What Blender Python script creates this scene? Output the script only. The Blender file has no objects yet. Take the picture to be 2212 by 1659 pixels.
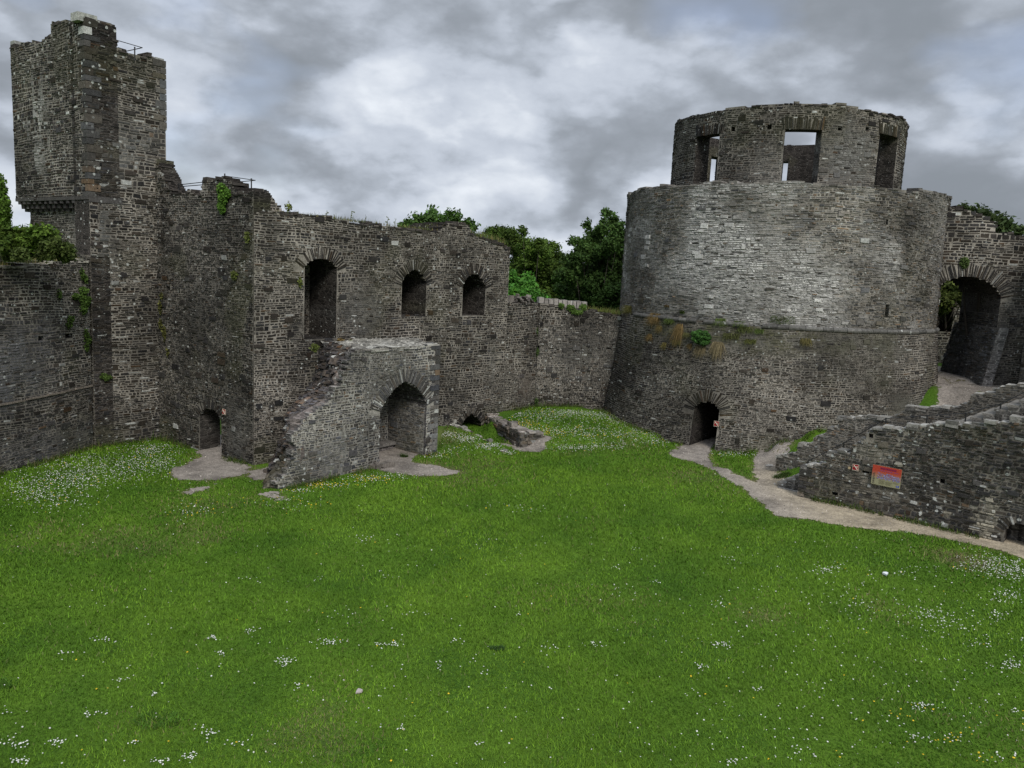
import bpy, math, random
import numpy as np
from mathutils import Matrix
rng = np.random.default_rng(11); random.seed(11)
sc = bpy.context.scene; COL = sc.collection
V = lambda *a: np.array(a, float)
# ------------------------------------------------------------ camera
CH, FOC = 8.5, 1739.0                       # eye height (m); focal length in pixels of a 2212 px wide picture
_p, _r = math.radians(8.2), math.radians(2.7)
_f = V(0, math.cos(_p), -math.sin(_p)); _u0 = np.cross(V(1, 0, 0), _f)
_R = V(1, 0, 0)*math.cos(_r) + _u0*math.sin(_r); _U = -V(1, 0, 0)*math.sin(_r) + _u0*math.cos(_r)
C0 = V(0, 0, CH)
cam = bpy.data.objects.new('camera', bpy.data.cameras.new('camera')); COL.objects.link(cam)
cam.matrix_world = Matrix(((_R[0], _U[0], -_f[0], 0), (_R[1], _U[1], -_f[1], 0), (_R[2], _U[2], -_f[2], CH), (0, 0, 0, 1)))
cam.data.sensor_width = 36; cam.data.lens = FOC/2212*36; cam.data.clip_start = .1; cam.data.clip_end = 6000
sc.camera = cam
# ------------------------------------------------------------ light
SUN_EL, SUN_AZ = 40, 162                    # degrees; azimuth clockwise from +Y (behind the camera, to the right)
sc.view_settings.view_transform = 'Standard'; sc.view_settings.look = 'None'
sc.view_settings.exposure = 0.60; sc.view_settings.gamma = 1
W = bpy.data.worlds.new('World'); sc.world = W; W.use_nodes = True
def world():
    nt = W.node_tree; N, L = nt.nodes, nt.links; N.clear()
    n = lambda t, **k: (lambda x: [setattr(x, a, b) for a, b in k.items()] and x or x)(N.new(t))
    out = n('ShaderNodeOutputWorld'); bg = n('ShaderNodeBackground'); L.new(bg.outputs[0], out.inputs[0])
    sky = n('ShaderNodeTexSky', sky_type='NISHITA', sun_disc=False, sun_elevation=math.radians(SUN_EL), sun_rotation=math.radians(SUN_AZ))
    tc = n('ShaderNodeTexCoord'); sx = n('ShaderNodeSeparateXYZ'); L.new(tc.outputs['Generated'], sx.inputs[0])
    def m(op, a, b=0., c=0.):
        x = n('ShaderNodeMath', operation=op)
        for i, q in enumerate((a, b, c)):
            if isinstance(q, (int, float)): x.inputs[i].default_value = q
            else: L.new(q, x.inputs[i])
        return x.outputs[0]
    z = m('MAXIMUM', sx.outputs[2], 0.0)
    iz = m('DIVIDE', 1.0, m('ADD', z, 1.0))
    cb = n('ShaderNodeCombineXYZ'); L.new(m('MULTIPLY', sx.outputs[0], iz), cb.inputs[0]); L.new(m('MULTIPLY', sx.outputs[1], iz), cb.inputs[1]); L.new(m('MULTIPLY', m('POWER', z, .95), 1.25), cb.inputs[2])
    def noise(scale, det, rough, off, dist=0.):
        mp = n('ShaderNodeMapping'); mp.inputs['Location'].default_value = off; L.new(cb.outputs[0], mp.inputs[0])
        x = n('ShaderNodeTexNoise'); x.inputs['Scale'].default_value = scale; x.inputs['Detail'].default_value = det
        x.inputs['Roughness'].default_value = rough; x.inputs['Distortion'].default_value = dist; L.new(mp.outputs[0], x.inputs[0]); return x.outputs[0]
    a = noise(2.0, 3, .45, (5.3, 2.2, .4), .0); b = noise(5.5, 10, .58, (8.2, 4.4, 2), .0)
    w_ = n('ShaderNodeTexNoise'); L.new(cb.outputs[0], w_.inputs[0]); w_.inputs['Scale'].default_value = 6.; w_.inputs['Detail'].default_value = 6.
    wm = n('ShaderNodeMix', data_type='RGBA', blend_type='ADD'); wm.inputs[0].default_value = .30; L.new(cb.outputs[0], wm.inputs[6]); L.new(w_.outputs['Color'], wm.inputs[7])
    pv = n('ShaderNodeTexVoronoi', feature='F1'); L.new(wm.outputs[2], pv.inputs[0]); pv.inputs['Scale'].default_value = 5.; pv.inputs['Detail'].default_value = 2.; pv.inputs['Roughness'].default_value = .5
    puff = m('SUBTRACT', .78, pv.outputs['Distance'])
    s = m('ADD', m('ADD', m('MULTIPLY', a, .50), m('MULTIPLY', b, .42)), m('ADD', m('MULTIPLY', puff, .26), m('MULTIPLY', m('SUBTRACT', .20, m('MINIMUM', z, .5)), .30)))
    cr = n('ShaderNodeValToRGB'); L.new(s, cr.inputs[0]); e = cr.color_ramp; e.interpolation = 'B_SPLINE'
    st = [(.31, (.17, .19, .215)), (.395, (.21, .232, .265)), (.45, (.28, .31, .355)), (.495, (.375, .41, .47)), (.55, (.42, .455, .51)), (.64, (.62, .65, .69))]
    while len(e.elements) < len(st): e.elements.new(.5)
    for q, (p_, c_) in zip(e.elements, st): q.position = p_; q.color = (*c_, 1)
    mx = n('ShaderNodeMix', data_type='RGBA'); skm = n('ShaderNodeMix', data_type='RGBA', blend_type='MULTIPLY'); skm.inputs[0].default_value = 1
    L.new(sky.outputs[0], skm.inputs[6]); skm.inputs[7].default_value = (.13, .115, .12, 1)
    gap = n('ShaderNodeMapRange'); gap.inputs[1].default_value = .53; gap.inputs[2].default_value = .66; gap.inputs[4].default_value = .42
    L.new(noise(3.4, 4, .5, (1.3, 9.1, 5)), gap.inputs[0])
    L.new(gap.outputs[0], mx.inputs[0]); L.new(cr.outputs[0], mx.inputs[6]); L.new(skm.outputs[2], mx.inputs[7])
    # an overcast sky is about three times as bright overhead as at the horizon
    up = m('ADD', 1.0, m('MULTIPLY', m('SMOOTH_MIN', m('MAXIMUM', m('SUBTRACT', z, .33), 0.), .4, .05), 4.8))
    mm = n('ShaderNodeVectorMath', operation='SCALE'); L.new(mx.outputs[2], mm.inputs[0]); L.new(up, mm.inputs['Scale'])
    L.new(mm.outputs[0], bg.inputs[0]); bg.inputs[1].default_value = 1.0
world()
ld = bpy.data.lights.new('sun', 'SUN'); ld.energy = 1.5; ld.angle = math.radians(18); ld.color = (1, .96, .9)
sun = bpy.data.objects.new('sun', ld); COL.objects.link(sun)
sun.rotation_euler = (math.radians(90-SUN_EL), 0, math.radians(180-SUN_AZ))
# ------------------------------------------------------------ picture <-> world measuring
def ray(x, y): return _f + _R*(x-1106)/FOC + _U*(829.5-y)/FOC
def proj(P):
    d = np.asarray(P, float) - C0; w = d@_f
    return 1106 + FOC*(d@_R)/w, 829.5 - FOC*(d@_U)/w
def gp(x, y, z=0.):
    d = ray(x, y); return C0 + d*(z-CH)/d[2]
def at_dist(x, y, D):
    d = ray(x, y); return C0 + d*D/math.hypot(d[0], d[1])
# ------------------------------------------------------------ numpy noise
def _h(i, j, s): 
    n = (i*374761393 + j*668265263 + s*974634777) & 0xffffffff
    n = ((n ^ (n >> 13))*1274126177) & 0xffffffff
    return ((n ^ (n >> 16)) & 0xffff)/65535.
def vn(x, y, s=0):
    x = np.asarray(x, float); y = np.asarray(y, float); i = np.floor(x).astype(np.int64); j = np.floor(y).astype(np.int64)
    fx = x-i; fy = y-j; fx = fx*fx*(3-2*fx); fy = fy*fy*(3-2*fy)
    return (_h(i, j, s)*(1-fx)+_h(i+1, j, s)*fx)*(1-fy) + (_h(i, j+1, s)*(1-fx)+_h(i+1, j+1, s)*fx)*fy
def fbm(x, y, s=0, o=4): return sum(vn(x*2**k, y*2**k, s+k)*.5**k for k in range(o))/(2-.5**(o-1))
def sm(a, b, x): t = np.clip((np.asarray(x, float)-a)/(b-a), 0, 1); return t*t*(3-2*t)
# ------------------------------------------------------------ object helpers
def props(o, label=None, cat=None, group=None, kind=None):
    for k, v_ in (('label', label), ('category', cat), ('group', group), ('kind', kind)):
        if v_: o[k] = v_
    return o
def thing(name, label, cat, loc, group=None):
    o = bpy.data.objects.new(name, None); COL.objects.link(o); o.location = loc; o.empty_display_size = .3
    return props(o, label, cat, group)
def wloc(o):
    p = np.array(o.location[:]); return p if o.parent is None else p + wloc(o.parent)
def obj(name, verts, faces, mats, parent=None, cols=None, midx=None, smooth=False, loc=None):
    """verts in world coordinates"""
    verts = np.asarray(verts, float).reshape(-1, 3)
    base = wloc(parent) if parent is not None else np.zeros(3)
    if loc is None: loc = base if parent is not None else np.array([verts[:, 0].mean(), verts[:, 1].mean(), verts[:, 2].min()])
    loc = np.asarray(loc, float)
    me = bpy.data.meshes.new(name)
    if isinstance(faces, np.ndarray) and faces.ndim == 2:
        k = faces.shape[1]; me.vertices.add(len(verts)); me.vertices.foreach_set('co', (verts-loc).ravel())
        me.loops.add(faces.size); me.loops.foreach_set('vertex_index', faces.ravel().astype(np.int32))
        me.polygons.add(len(faces)); me.polygons.foreach_set('loop_start', np.arange(0, faces.size, k, dtype=np.int32))
        try: me.polygons.foreach_set('loop_total', np.full(len(faces), k, dtype=np.int32))
        except Exception: pass
    else: me.from_pydata((verts-loc).tolist(), [], [list(map(int, f)) for f in faces])
    for m_ in (mats if isinstance(mats, (list, tuple)) else [mats]): me.materials.append(m_)
    if cols is not None:
        cols = np.asarray(cols, float)
        if cols.ndim == 1: cols = np.tile(cols, (len(verts), 1))
        if cols.shape[1] == 3: cols = np.hstack([cols, np.zeros((len(cols), 1))])
        a = me.attributes.new('Col', 'FLOAT_COLOR', 'POINT'); a.data.foreach_set('color', cols.ravel())
    if midx is not None: me.polygons.foreach_set('material_index', np.asarray(midx, dtype=np.int32))
    me.update(calc_edges=True); me.validate()
    me.polygons.foreach_set('use_smooth', np.full(len(me.polygons), bool(smooth)))
    o = bpy.data.objects.new(name, me); COL.objects.link(o)
    if parent is not None: o.parent = parent
    o.location = loc - base
    return o
class MB:
    def __init__(s): s.v = []; s.f = []; s.c = []
    def add(s, v, f, c=(.1, .1, .1, 0)):
        b = len(s.v); s.v += [tuple(q) for q in v]; s.f += [tuple(b+i for i in q) for q in f]
        c = tuple(c)+(0,)*(4-len(c)); s.c += [c]*len(v)
    def box(s, c, ax, ay, az, col=(.1, .1, .1, 0), jit=0.):
        """c centre; ax, ay, az half-extent vectors"""
        c, ax, ay, az = map(np.asarray, (c, ax, ay, az)); vs = []
        for i in (-1, 1):
            for j in (-1, 1):
                for k in (-1, 1):
                    q = c+ax*i*(1-random.random()*jit)+ay*j*(1-random.random()*jit)+az*k*(1-random.random()*jit); vs.append(q)
        s.add(vs, [(0, 1, 3, 2), (4, 6, 7, 5), (0, 4, 5, 1), (2, 3, 7, 6), (0, 2, 6, 4), (1, 5, 7, 3)], col)
    def tube(s, pts, r, col=(.02, .02, .02, 0), n=8, cap=True):
        pts = [np.asarray(p, float) for p in pts]; rs = r if isinstance(r, (list, tuple)) else [r]*len(pts)
        vs = []
        for i, p in enumerate(pts):
            t = pts[min(i+1, len(pts)-1)]-pts[max(i-1, 0)]; t = t/np.linalg.norm(t)
            a = np.cross(t, V(0, 0, 1) if abs(t[2]) < .9 else V(1, 0, 0)); a /= np.linalg.norm(a); b = np.cross(t, a)
            for k in range(n):
                w = 2*math.pi*k/n; vs.append(p+rs[i]*(a*math.cos(w)+b*math.sin(w)))
        fs = [(i*n+k, i*n+(k+1) % n, (i+1)*n+(k+1) % n, (i+1)*n+k) for i in range(len(pts)-1) for k in range(n)]
        if cap: fs += [tuple(range(n-1, -1, -1)), tuple(range((len(pts)-1)*n, len(pts)*n))]
        s.add(vs, fs, col)
    def build(s, name, mat, parent=None, smooth=False, loc=None): return obj(name, s.v, s.f, mat, parent, s.c, smooth=smooth, loc=loc)
# ------------------------------------------------------------ materials
def mat(name):
    m_ = bpy.data.materials.new(name); m_.use_nodes = True; nt = m_.node_tree; N, L = nt.nodes, nt.links
    b = N['Principled BSDF']; return m_, N, L, b
def nodes(N, L):
    def n(t, ins={}, **k):
        x = N.new(t)
        for a, b in k.items(): setattr(x, a, b)
        for a, b in ins.items():
            if isinstance(b, bpy.types.NodeSocket): L.new(b, x.inputs[a])
            else: x.inputs[a].default_value = b
        return x
    return n
def masonry_mat(name, lichen=.35, spot=(.42, .43, .40), ls=4.):
    m_, N, L, b = mat(name); n = nodes(N, L)
    at = n('ShaderNodeAttribute', attribute_name='Col'); geo = n('ShaderNodeNewGeometry'); P = geo.outputs['Position']
    # coursed pattern for wall cores and reveals (attribute alpha = 1)
    sq = n('ShaderNodeVectorMath', {0: P, 1: (2.6, 2.6, 9.)}, operation='MULTIPLY').outputs[0]
    wob = n('ShaderNodeTexNoise', {'Vector': P, 'Scale': 1.2, 'Detail': 2.})
    sq = n('ShaderNodeVectorMath', {0: sq, 1: wob.outputs['Color']}, operation='ADD').outputs[0]
    vc = n('ShaderNodeTexVoronoi', {'Vector': sq, 'Scale': 1., 'Randomness': .8}); ve = n('ShaderNodeTexVoronoi', {'Vector': sq, 'Scale': 1., 'Randomness': .8}, feature='DISTANCE_TO_EDGE')
    rnd = n('ShaderNodeMapRange', {0: n('ShaderNodeSeparateColor', {0: vc.outputs['Color']}).outputs[0], 3: .55, 4: 1.5}).outputs[0]
    mo = n('ShaderNodeMapRange', {0: ve.outputs[0], 1: .03, 2: .10}).outputs[0]
    pat = n('ShaderNodeMix', {0: mo, 2: 2.2, 3: rnd}).outputs[0]
    f = n('ShaderNodeMix', {0: at.outputs['Alpha'], 2: 1., 3: pat}).outputs[0]
    # fine mottling
    n1 = n('ShaderNodeTexNoise', {'Vector': P, 'Scale': 7., 'Detail': 6., 'Roughness': .65}).outputs[0]
    n2 = n('ShaderNodeTexNoise', {'Vector': P, 'Scale': 34., 'Detail': 3., 'Roughness': .7}).outputs[0]
    k = n('ShaderNodeMapRange', {0: n1, 1: .25, 2: .75, 3: .55, 4: 1.5}).outputs[0]
    k2 = n('ShaderNodeMapRange', {0: n2, 1: .3, 2: .7, 3: .7, 4: 1.35}).outputs[0]
    kk = n('ShaderNodeMath', {0: n('ShaderNodeMath', {0: k, 1: k2}, operation='MULTIPLY').outputs[0], 1: f}, operation='MULTIPLY').outputs[0]
    c = n('ShaderNodeVectorMath', {0: at.outputs['Color'], 'Scale': kk}, operation='SCALE').outputs[0]
    # lichen spots
    vo = n('ShaderNodeTexVoronoi', {'Vector': P, 'Scale': ls, 'Randomness': 1.}); r_ = n('ShaderNodeSeparateColor', {0: vo.outputs['Color']})
    lim = n('ShaderNodeMapRange', {0: r_.outputs[0], 1: 1-lichen, 2: 1., 3: 0., 4: .36}).outputs[0]
    dd = n('ShaderNodeMath', {0: vo.outputs['Distance'], 1: n('ShaderNodeMath', {0: n2, 1: .42}, operation='MULTIPLY').outputs[0]}, operation='ADD').outputs[0]
    lm = n('ShaderNodeMath', {0: n('ShaderNodeMath', {0: lim, 1: .20}, operation='ADD').outputs[0], 1: dd}, operation='SUBTRACT').outputs[0]
    zone = n('ShaderNodeMapRange', {0: n('ShaderNodeTexNoise', {'Vector': P, 'Scale': .45, 'Detail': 3.}).outputs[0], 1: .42, 2: .62}).outputs[0]
    lm = n('ShaderNodeMath', {0: n('ShaderNodeMapRange', {0: lm, 1: 0., 2: .03}).outputs[0], 1: zone}, operation='MULTIPLY').outputs[0]
    lm = n('ShaderNodeMath', {0: lm, 1: n('ShaderNodeMath', {0: lim, 1: .001}, operation='GREATER_THAN').outputs[0]}, operation='MULTIPLY').outputs[0]
    c = n('ShaderNodeMix', {0: lm, 6: c, 7: (*spot, 1)}, data_type='RGBA').outputs[2]
    L.new(c, b.inputs['Base Color']); b.inputs['Roughness'].default_value = .95; b.inputs['Specular IOR Level'].default_value = .15
    hb = n('ShaderNodeMath', {0: n1, 1: n('ShaderNodeMath', {0: mo, 1: at.outputs['Alpha']}, operation='MULTIPLY').outputs[0]}, operation='ADD').outputs[0]
    bp = n('ShaderNodeBump', {'Height': hb, 'Strength': .6, 'Distance': .04}); L.new(bp.outputs[0], b.inputs['Normal'])
    return m_
def attr_mat(name, rough=.8, nscale=20., amp=.3, spec=.2, trans=0., bump=0.):
    m_, N, L, b = mat(name); n = nodes(N, L)
    at = n('ShaderNodeAttribute', attribute_name='Col'); P = n('ShaderNodeNewGeometry').outputs['Position']
    n1 = n('ShaderNodeTexNoise', {'Vector': P, 'Scale': nscale, 'Detail': 4.}).outputs[0]
    k = n('ShaderNodeMapRange', {0: n1, 1: .3, 2: .7, 3: 1-amp, 4: 1+amp}).outputs[0]
    c = n('ShaderNodeVectorMath', {0: at.outputs['Color'], 'Scale': k}, operation='SCALE').outputs[0]
    L.new(c, b.inputs['Base Color']); b.inputs['Roughness'].default_value = rough; b.inputs['Specular IOR Level'].default_value = spec
    if bump: L.new(n('ShaderNodeBump', {'Height': n1, 'Strength': bump, 'Distance': .02}).outputs[0], b.inputs['Normal'])
    if trans:
        t = n('ShaderNodeBsdfTranslucent', {0: c}); ms = n('ShaderNodeMixShader', {0: trans, 1: b.outputs[0], 2: t.outputs[0]})
        L.new(ms.outputs[0], N['Material Output'].inputs[0])
    return m_
STONE = masonry_mat('stone_masonry', .42, (.42, .43, .40), 6.5); STONE_L = masonry_mat('lichened_masonry', .6, (.46, .47, .44), 5.2)
LEAF = attr_mat('foliage', .7, 6., .18, .12, .25); IRON = attr_mat('painted_iron', .5, 60., .2, .4); BARK = attr_mat('bark', .9, 12., .4, .1, bump=.5)
FLOWER = attr_mat('petals', .7, 5., .05); PRINT = attr_mat('printed_panel', .4, 40., .06, .4); PLAIN = attr_mat('painted_metal', .5, 30., .05)
# ------------------------------------------------------------ wall surfaces
class Flat:
    def __init__(s, A, B, out_to=(0, 0)):
        s.A = V(*A[:2]); e = V(*B[:2])-s.A; s.L = np.linalg.norm(e); s.e = e/s.L; n_ = V(s.e[1], -s.e[0])
        if n_@(V(*out_to)-s.A) < 0: n_ = -n_
        s.n = n_
    def P(s, u, v, d):
        u, v, d = np.broadcast_arrays(np.asarray(u, float), np.asarray(v, float), np.asarray(d, float))
        return np.stack([s.A[0]+s.e[0]*u+s.n[0]*d, s.A[1]+s.e[1]*u+s.n[1]*d, v], -1)
    def hit(s, x, y, d=0.):
        r = ray(x, y); n2 = V(s.e[1], -s.e[0]); A = s.A+s.n*d; t = ((A-C0[:2])@n2)/(r[:2]@n2); q = C0+r*t
        return (q[:2]-s.A)@s.e, q[2]
    def shifted(s, d):
        o = Flat.__new__(Flat); o.A = s.A+s.n*d; o.e = s.e; o.n = s.n; o.L = s.L; return o
class Cyl:
    def __init__(s, c, rf, R0): s.c = V(*c); s.rf = rf; s.R0 = R0; s.n0 = -s.c/np.linalg.norm(s.c); s.e0 = V(-s.n0[1], s.n0[0]); 
    def P(s, u, v, d):
        u, v, d = np.broadcast_arrays(np.asarray(u, float), np.asarray(v, float), np.asarray(d, float))
        a = u/s.R0; r = s.rf(v)+d
        return np.stack([s.c[0]+r*(s.n0[0]*np.cos(a)+s.e0[0]*np.sin(a)), s.c[1]+r*(s.n0[1]*np.cos(a)+s.e0[1]*np.sin(a)), v], -1)
    def hit(s, x, y, far=False, d=0.):
        r = ray(x, y); z = 6.
        for _ in range(30):
            R = float(s.rf(z))+d; a = r[:2]@r[:2]; b = -2*r[:2]@s.c; c = s.c@s.c-R*R; q = b*b-4*a*c
            if q < 0: q = 0
            t = (-b+(1 if far else -1)*math.sqrt(q))/(2*a); z2 = CH+r[2]*t; z = .5*z+.5*z2
        p = C0[:2]+r[:2]*t-s.c; return math.atan2(p@s.e0, p@s.n0)*s.R0, z
class Ruled:                                  # broken face between a front edge and a rear edge, both functions of height
    def __init__(s, F, B, L): s.F = F; s.B = B; s.L = L
    def P(s, u, v, d):
        u, v, d = np.broadcast_arrays(np.asarray(u, float), np.asarray(v, float), np.asarray(d, float))
        f, b = s.F(v), s.B(v); t = (u/s.L)[..., None]; p = f*(1-t)+b*t; e = b-f
        nn = np.stack([-e[..., 1], e[..., 0]], -1); nn = nn/np.linalg.norm(nn, axis=-1, keepdims=True)
        lump = (fbm(u*.9, v*.9, 5)-.5)*.9
        p = p+nn*(d+lump)[..., None]
        return np.concatenate([p, v[..., None]], -1)
def arch_in(a, u, v, ex=0.):
    hw = a['hw']+ex; rise = a['va']-a['vs']+ex; t = np.abs((u-a['um'])/hw); p = a.get('p', 1.7)
    top = a['vs'] + rise*np.clip(1-t**p, 0, 1)**(1/p) if a.get('p') != 0 else np.full_like(u, a['va']+ex)
    return (t < 1) & (v < top) & (v > a['v0']-(0.001 if ex else 0.))
def arch(u0, u1, v0, vs, va, depth, p=1.7, ring=.5, through=False): return dict(um=(u0+u1)/2, hw=(u1-u0)/2, v0=v0, vs=vs, va=va, depth=depth, p=p, ring=ring, through=through)
def topline(pts):
    if isinstance(pts, (int, float)): return lambda u: np.full_like(np.asarray(u, float), float(pts))
    a = np.array(pts, float); return lambda u: np.interp(u, a[:, 0], a[:, 1])
DARK = V(.068, .063, .062)
def tone(stone=(.029, .0255, .0225), mortar=(.178, .162, .138), var=.55, zone=None, warm=.12, rh=(.05, .105), rl=(.11, .40), pro=(.004, .034), moss=.35, streak=.5, white=.014, big=.010):
    return dict(stone=V(*stone), mortar=V(*mortar), var=var, zone=zone, warm=warm, rh=rh, rl=rl, pro=pro, moss=moss, streak=streak, white=white, big=big)
def weather(t, u, v, c, is_mortar=False):
    k = .32+1.36*fbm(u*.35, v*.35, 31)
    st = sm(.52, .78, fbm(u*1.6, v*.22, 41, 3))*t['streak']; k = k*(1-.45*st)
    if is_mortar: k = k*(.45+1.1*fbm(u*1.1, v*1.6, 33, 3))
    c = c*k[:, None]
    ms = sm(.56, .75, fbm(u*.5, v*.5, 51))*t['moss']; c = c*(1-ms[:, None]*.45)+ms[:, None]*.45*V(.075, .08, .03)
    if t['zone'] is not None:
        pale, col = t['zone'](u, v)[:2]; pale = pale[:, None]; c = c*(1-pale)+pale*np.asarray(col)*(.42 if is_mortar else 1)*(.75+.5*vn(u*5.1, v*9.7, 9))[:, None]
    return np.clip(c, .004, .8)
def stone_verts(surf, u0, u1, v0, v1, base, pro, col, wob=True, ang=None):
    """rectangles in (u, v) as chamfered blocks; returns verts, faces, colours"""
    n = len(u0); w = u1-u0; h = v1-v0; ins = np.minimum(.022, .22*np.minimum(w, h)); j = lambda s: (rng.random(n)-.5)*s
    U, Vv, D = [], [], []
    cu = [(u0, v0), (u1, v0), (u1, v1), (u0, v1)]; sg = [(1, 1), (-1, 1), (-1, -1), (1, -1)]
    jj = [(j(1)*np.minimum(.05, .22*w), j(1)*np.minimum(.03, .25*h)) for _ in range(4)]
    for ring in (0, 1):
        for (a, b), (sa, sb), (ja, jb) in zip(cu, sg, jj):
            U.append(a+ja+sa*ins*ring); Vv.append(b+jb+sb*ins*ring); D.append(base+(pro+j(.012) if ring else -.03+0*pro))
    U = np.stack(U, 1); Vv = np.stack(Vv, 1); D = np.stack(D, 1)
    if wob: Vv = Vv+.15*(vn(U*.42, Vv*.5, 77)-.5)+.05*(vn(U*1.7, Vv*1.3, 78)-.5)
    P = surf.P(U.ravel(), Vv.ravel(), D.ravel())
    b = (np.arange(n)*8)[:, None]; F = np.concatenate([b+np.array(q) for q in ((4, 5, 6, 7), (0, 1, 5, 4), (1, 2, 6, 5), (2, 3, 7, 6), (3, 0, 4, 7))], 0)
    return P, F, np.repeat(np.hstack([col, np.zeros((n, 1))]), 8, 0)
def stone_cols(t, u, v):
    n = len(u); g = np.exp((rng.random(n)-.5)*2*t['var'])
    c = t['stone'][None]*g[:, None]; w = (rng.random(n)-.5)*2*t['warm']; c = c*np.stack([1+w, 1+w*.25, 1-w], 1)
    br = rng.random(n) < .05; c[br] *= V(1.5, 1.15, .85)
    dk = c.copy(); c = weather(t, u, v, c); kp = rng.random(n) < .10; c[kp] = dk[kp]; wh = rng.random(n) < t['white']; c[wh] = V(.30, .30, .28)*(.6+.8*rng.random(wh.sum()))[:, None]
    return c
def lay_stones(u0, u1, v0, v1, t):
    """rows of stones: arrays of rectangles"""
    R = []; v = v0; a, b_ = t['rh']
    while v < v1:
        H = random.uniform(1.1, 2.6)*(a+b_)/2*1.15; u = u0-random.random()*.6
        while u < u1:
            seg = random.uniform(.45, 1.7); sc_ = float(.68+.85*vn(np.array([u/2.3]), np.array([v/1.9]), 55)[0]); k = max(1, min(5, round(H/(random.uniform(a, b_)*sc_)))); hs = np.array([random.uniform(.7, 1.3) for _ in range(k)]); hs = hs/hs.sum()*H; z = v
            for h in hs:
                x = u+(random.uniform(-.12, .12) if k > 1 else 0)
                xe = u+seg
                while x < xe-.03:
                    l = t['rl'][0]+(t['rl'][1]-t['rl'][0])*random.random()**1.6; l *= sc_
                    if h > b_*1.15: l = max(l*.8, h*.9)
                    if xe-x-l < .1: l = xe-x
                    g = random.uniform(.012, .024); R.append((max(x, u0)+.004, min(x+l, u1)-g-.004, z+.003, z+h-g)); x += l
                z += h
            u += seg
        v += H
    R = np.array(R); return R[R[:, 1]-R[:, 0] > .04]
def wall(name, parent, surf, u0, u1, v0, top, T, t, openings=(), holes=(), cell=.1, jag=.12, wrap=False, keep=None, mat_=None, cap=.0, capcol=None, vstone=None, back=True, ustone=None):
    nu = max(1, round((u1-u0)/cell)); cu = (u1-u0)/nu
    tf = topline(top); vmax = float(np.max(tf(np.linspace(u0, u1, 400))))+jag; nv = max(1, math.ceil((vmax-v0)/cell)); cv = cell
    ue = u0+np.arange(nu+1)*cu; ve = v0+np.arange(nv+1)*cv; uc = (ue[1:]+ue[:-1])/2; vc = (ve[1:]+ve[:-1])/2
    seed = random.randrange(999)
    rag = lambda u: jag*(2*vn(u/.37, u*0, seed)-1)*.6+jag*(2*vn(u/1.3, u*0, seed+1)-1)*.6
    def solid(U, Vv, m=0.):
        s = Vv+m < tf(U)+rag(U)
        if keep is not None: s &= keep(U, Vv)
        return s
    UU, VV = np.meshgrid(uc, vc, indexing='ij'); S = solid(UU, VV); D = np.where(S, 0., T)
    def depth_at(U, Vv, D):
        for a in openings: D = np.where(arch_in(a, U, Vv), np.maximum(D, T if a['through'] else a['depth']), D)
        for (hu, hv, hw, hh, hd) in holes: D = np.where((abs(U-hu) < hw/2) & (abs(Vv-hv) < hh/2), np.maximum(D, hd), D)
        return D
    D = depth_at(UU, VV, D); X = D >= T-1e-6
    Pv, Fc, Cc = [], [], []; nb = 0
    def quads(a, b, c, d, col, al):
        nonlocal nb
        n = len(a); v_ = np.stack([a, b, c, d], 1).reshape(-1, 3); Pv.append(v_); Fc.append(nb+np.arange(4*n).reshape(-1, 4)); nb += 4*n
        Cc.append(np.repeat(np.hstack([col, np.full((n, 1), float(al))]), 4, 0))
    I, J = np.nonzero(~X); d = -D[I, J]; a, b, c, e = ue[I], ue[I+1], ve[J], ve[J+1]; um, vm = uc[I], vc[J]
    mc = weather(t, um, vm, np.tile(t['mortar'], (len(I), 1)), True)
    quads(surf.P(a, c, d), surf.P(b, c, d), surf.P(b, e, d), surf.P(a, e, d), mc, 0)
    cc = weather(t, um, vm, np.tile(t['stone']*1.15, (len(I), 1)))
    if back: quads(surf.P(b, c, -T), surf.P(a, c, -T), surf.P(a, e, -T), surf.P(b, e, -T), cc, 1)
    def sidecol(u, v): return weather(t, u, v, np.tile(t['stone']*1.15, (len(u), 1)))
    Dx = np.vstack([D[-1:] if wrap else np.full((1, nv), T), D, D[:1] if wrap else np.full((1, nv), T)])
    if wrap: Dx = Dx[:-1]
    df = Dx[1:]-Dx[:-1]; I, J = np.nonzero(abs(df) > 1e-6)
    if len(I): uu = ue[I]; quads(surf.P(uu, ve[J], -Dx[I, J]), surf.P(uu, ve[J], -Dx[I+1, J]), surf.P(uu, ve[J+1], -Dx[I+1, J]), surf.P(uu, ve[J+1], -Dx[I, J]), sidecol(uu, vc[J]), 1)
    Dy = np.hstack([D[:, :1], D, np.full((nu, 1), T)]); df = Dy[:, 1:]-Dy[:, :-1]; I, J = np.nonzero(abs(df) > 1e-6)
    if len(I):
        vv = ve[J]; cs = sidecol(uc[I], vv)
        if capcol is not None:
            tp = (J == nv) | (Dy[I, np.minimum(J+1, nv)] >= T-1e-6); cs[tp] = V(*capcol)*(.6+.8*vn(uc[I][tp]*3, vv[tp]*3, 4))[:, None]
        quads(surf.P(ue[I], vv, -Dy[I, J]), surf.P(ue[I+1], vv, -Dy[I, J]), surf.P(ue[I+1], vv, -Dy[I, J+1]), surf.P(ue[I], vv, -Dy[I, J+1]), cs, 1)
    # laid stones
    su0, su1 = ustone or (u0, u1)
    R = lay_stones(su0, su1, v0 if vstone is None else vstone, vmax, t); um, vm = (R[:, 0]+R[:, 1])/2, (R[:, 2]+R[:, 3])/2
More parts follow.
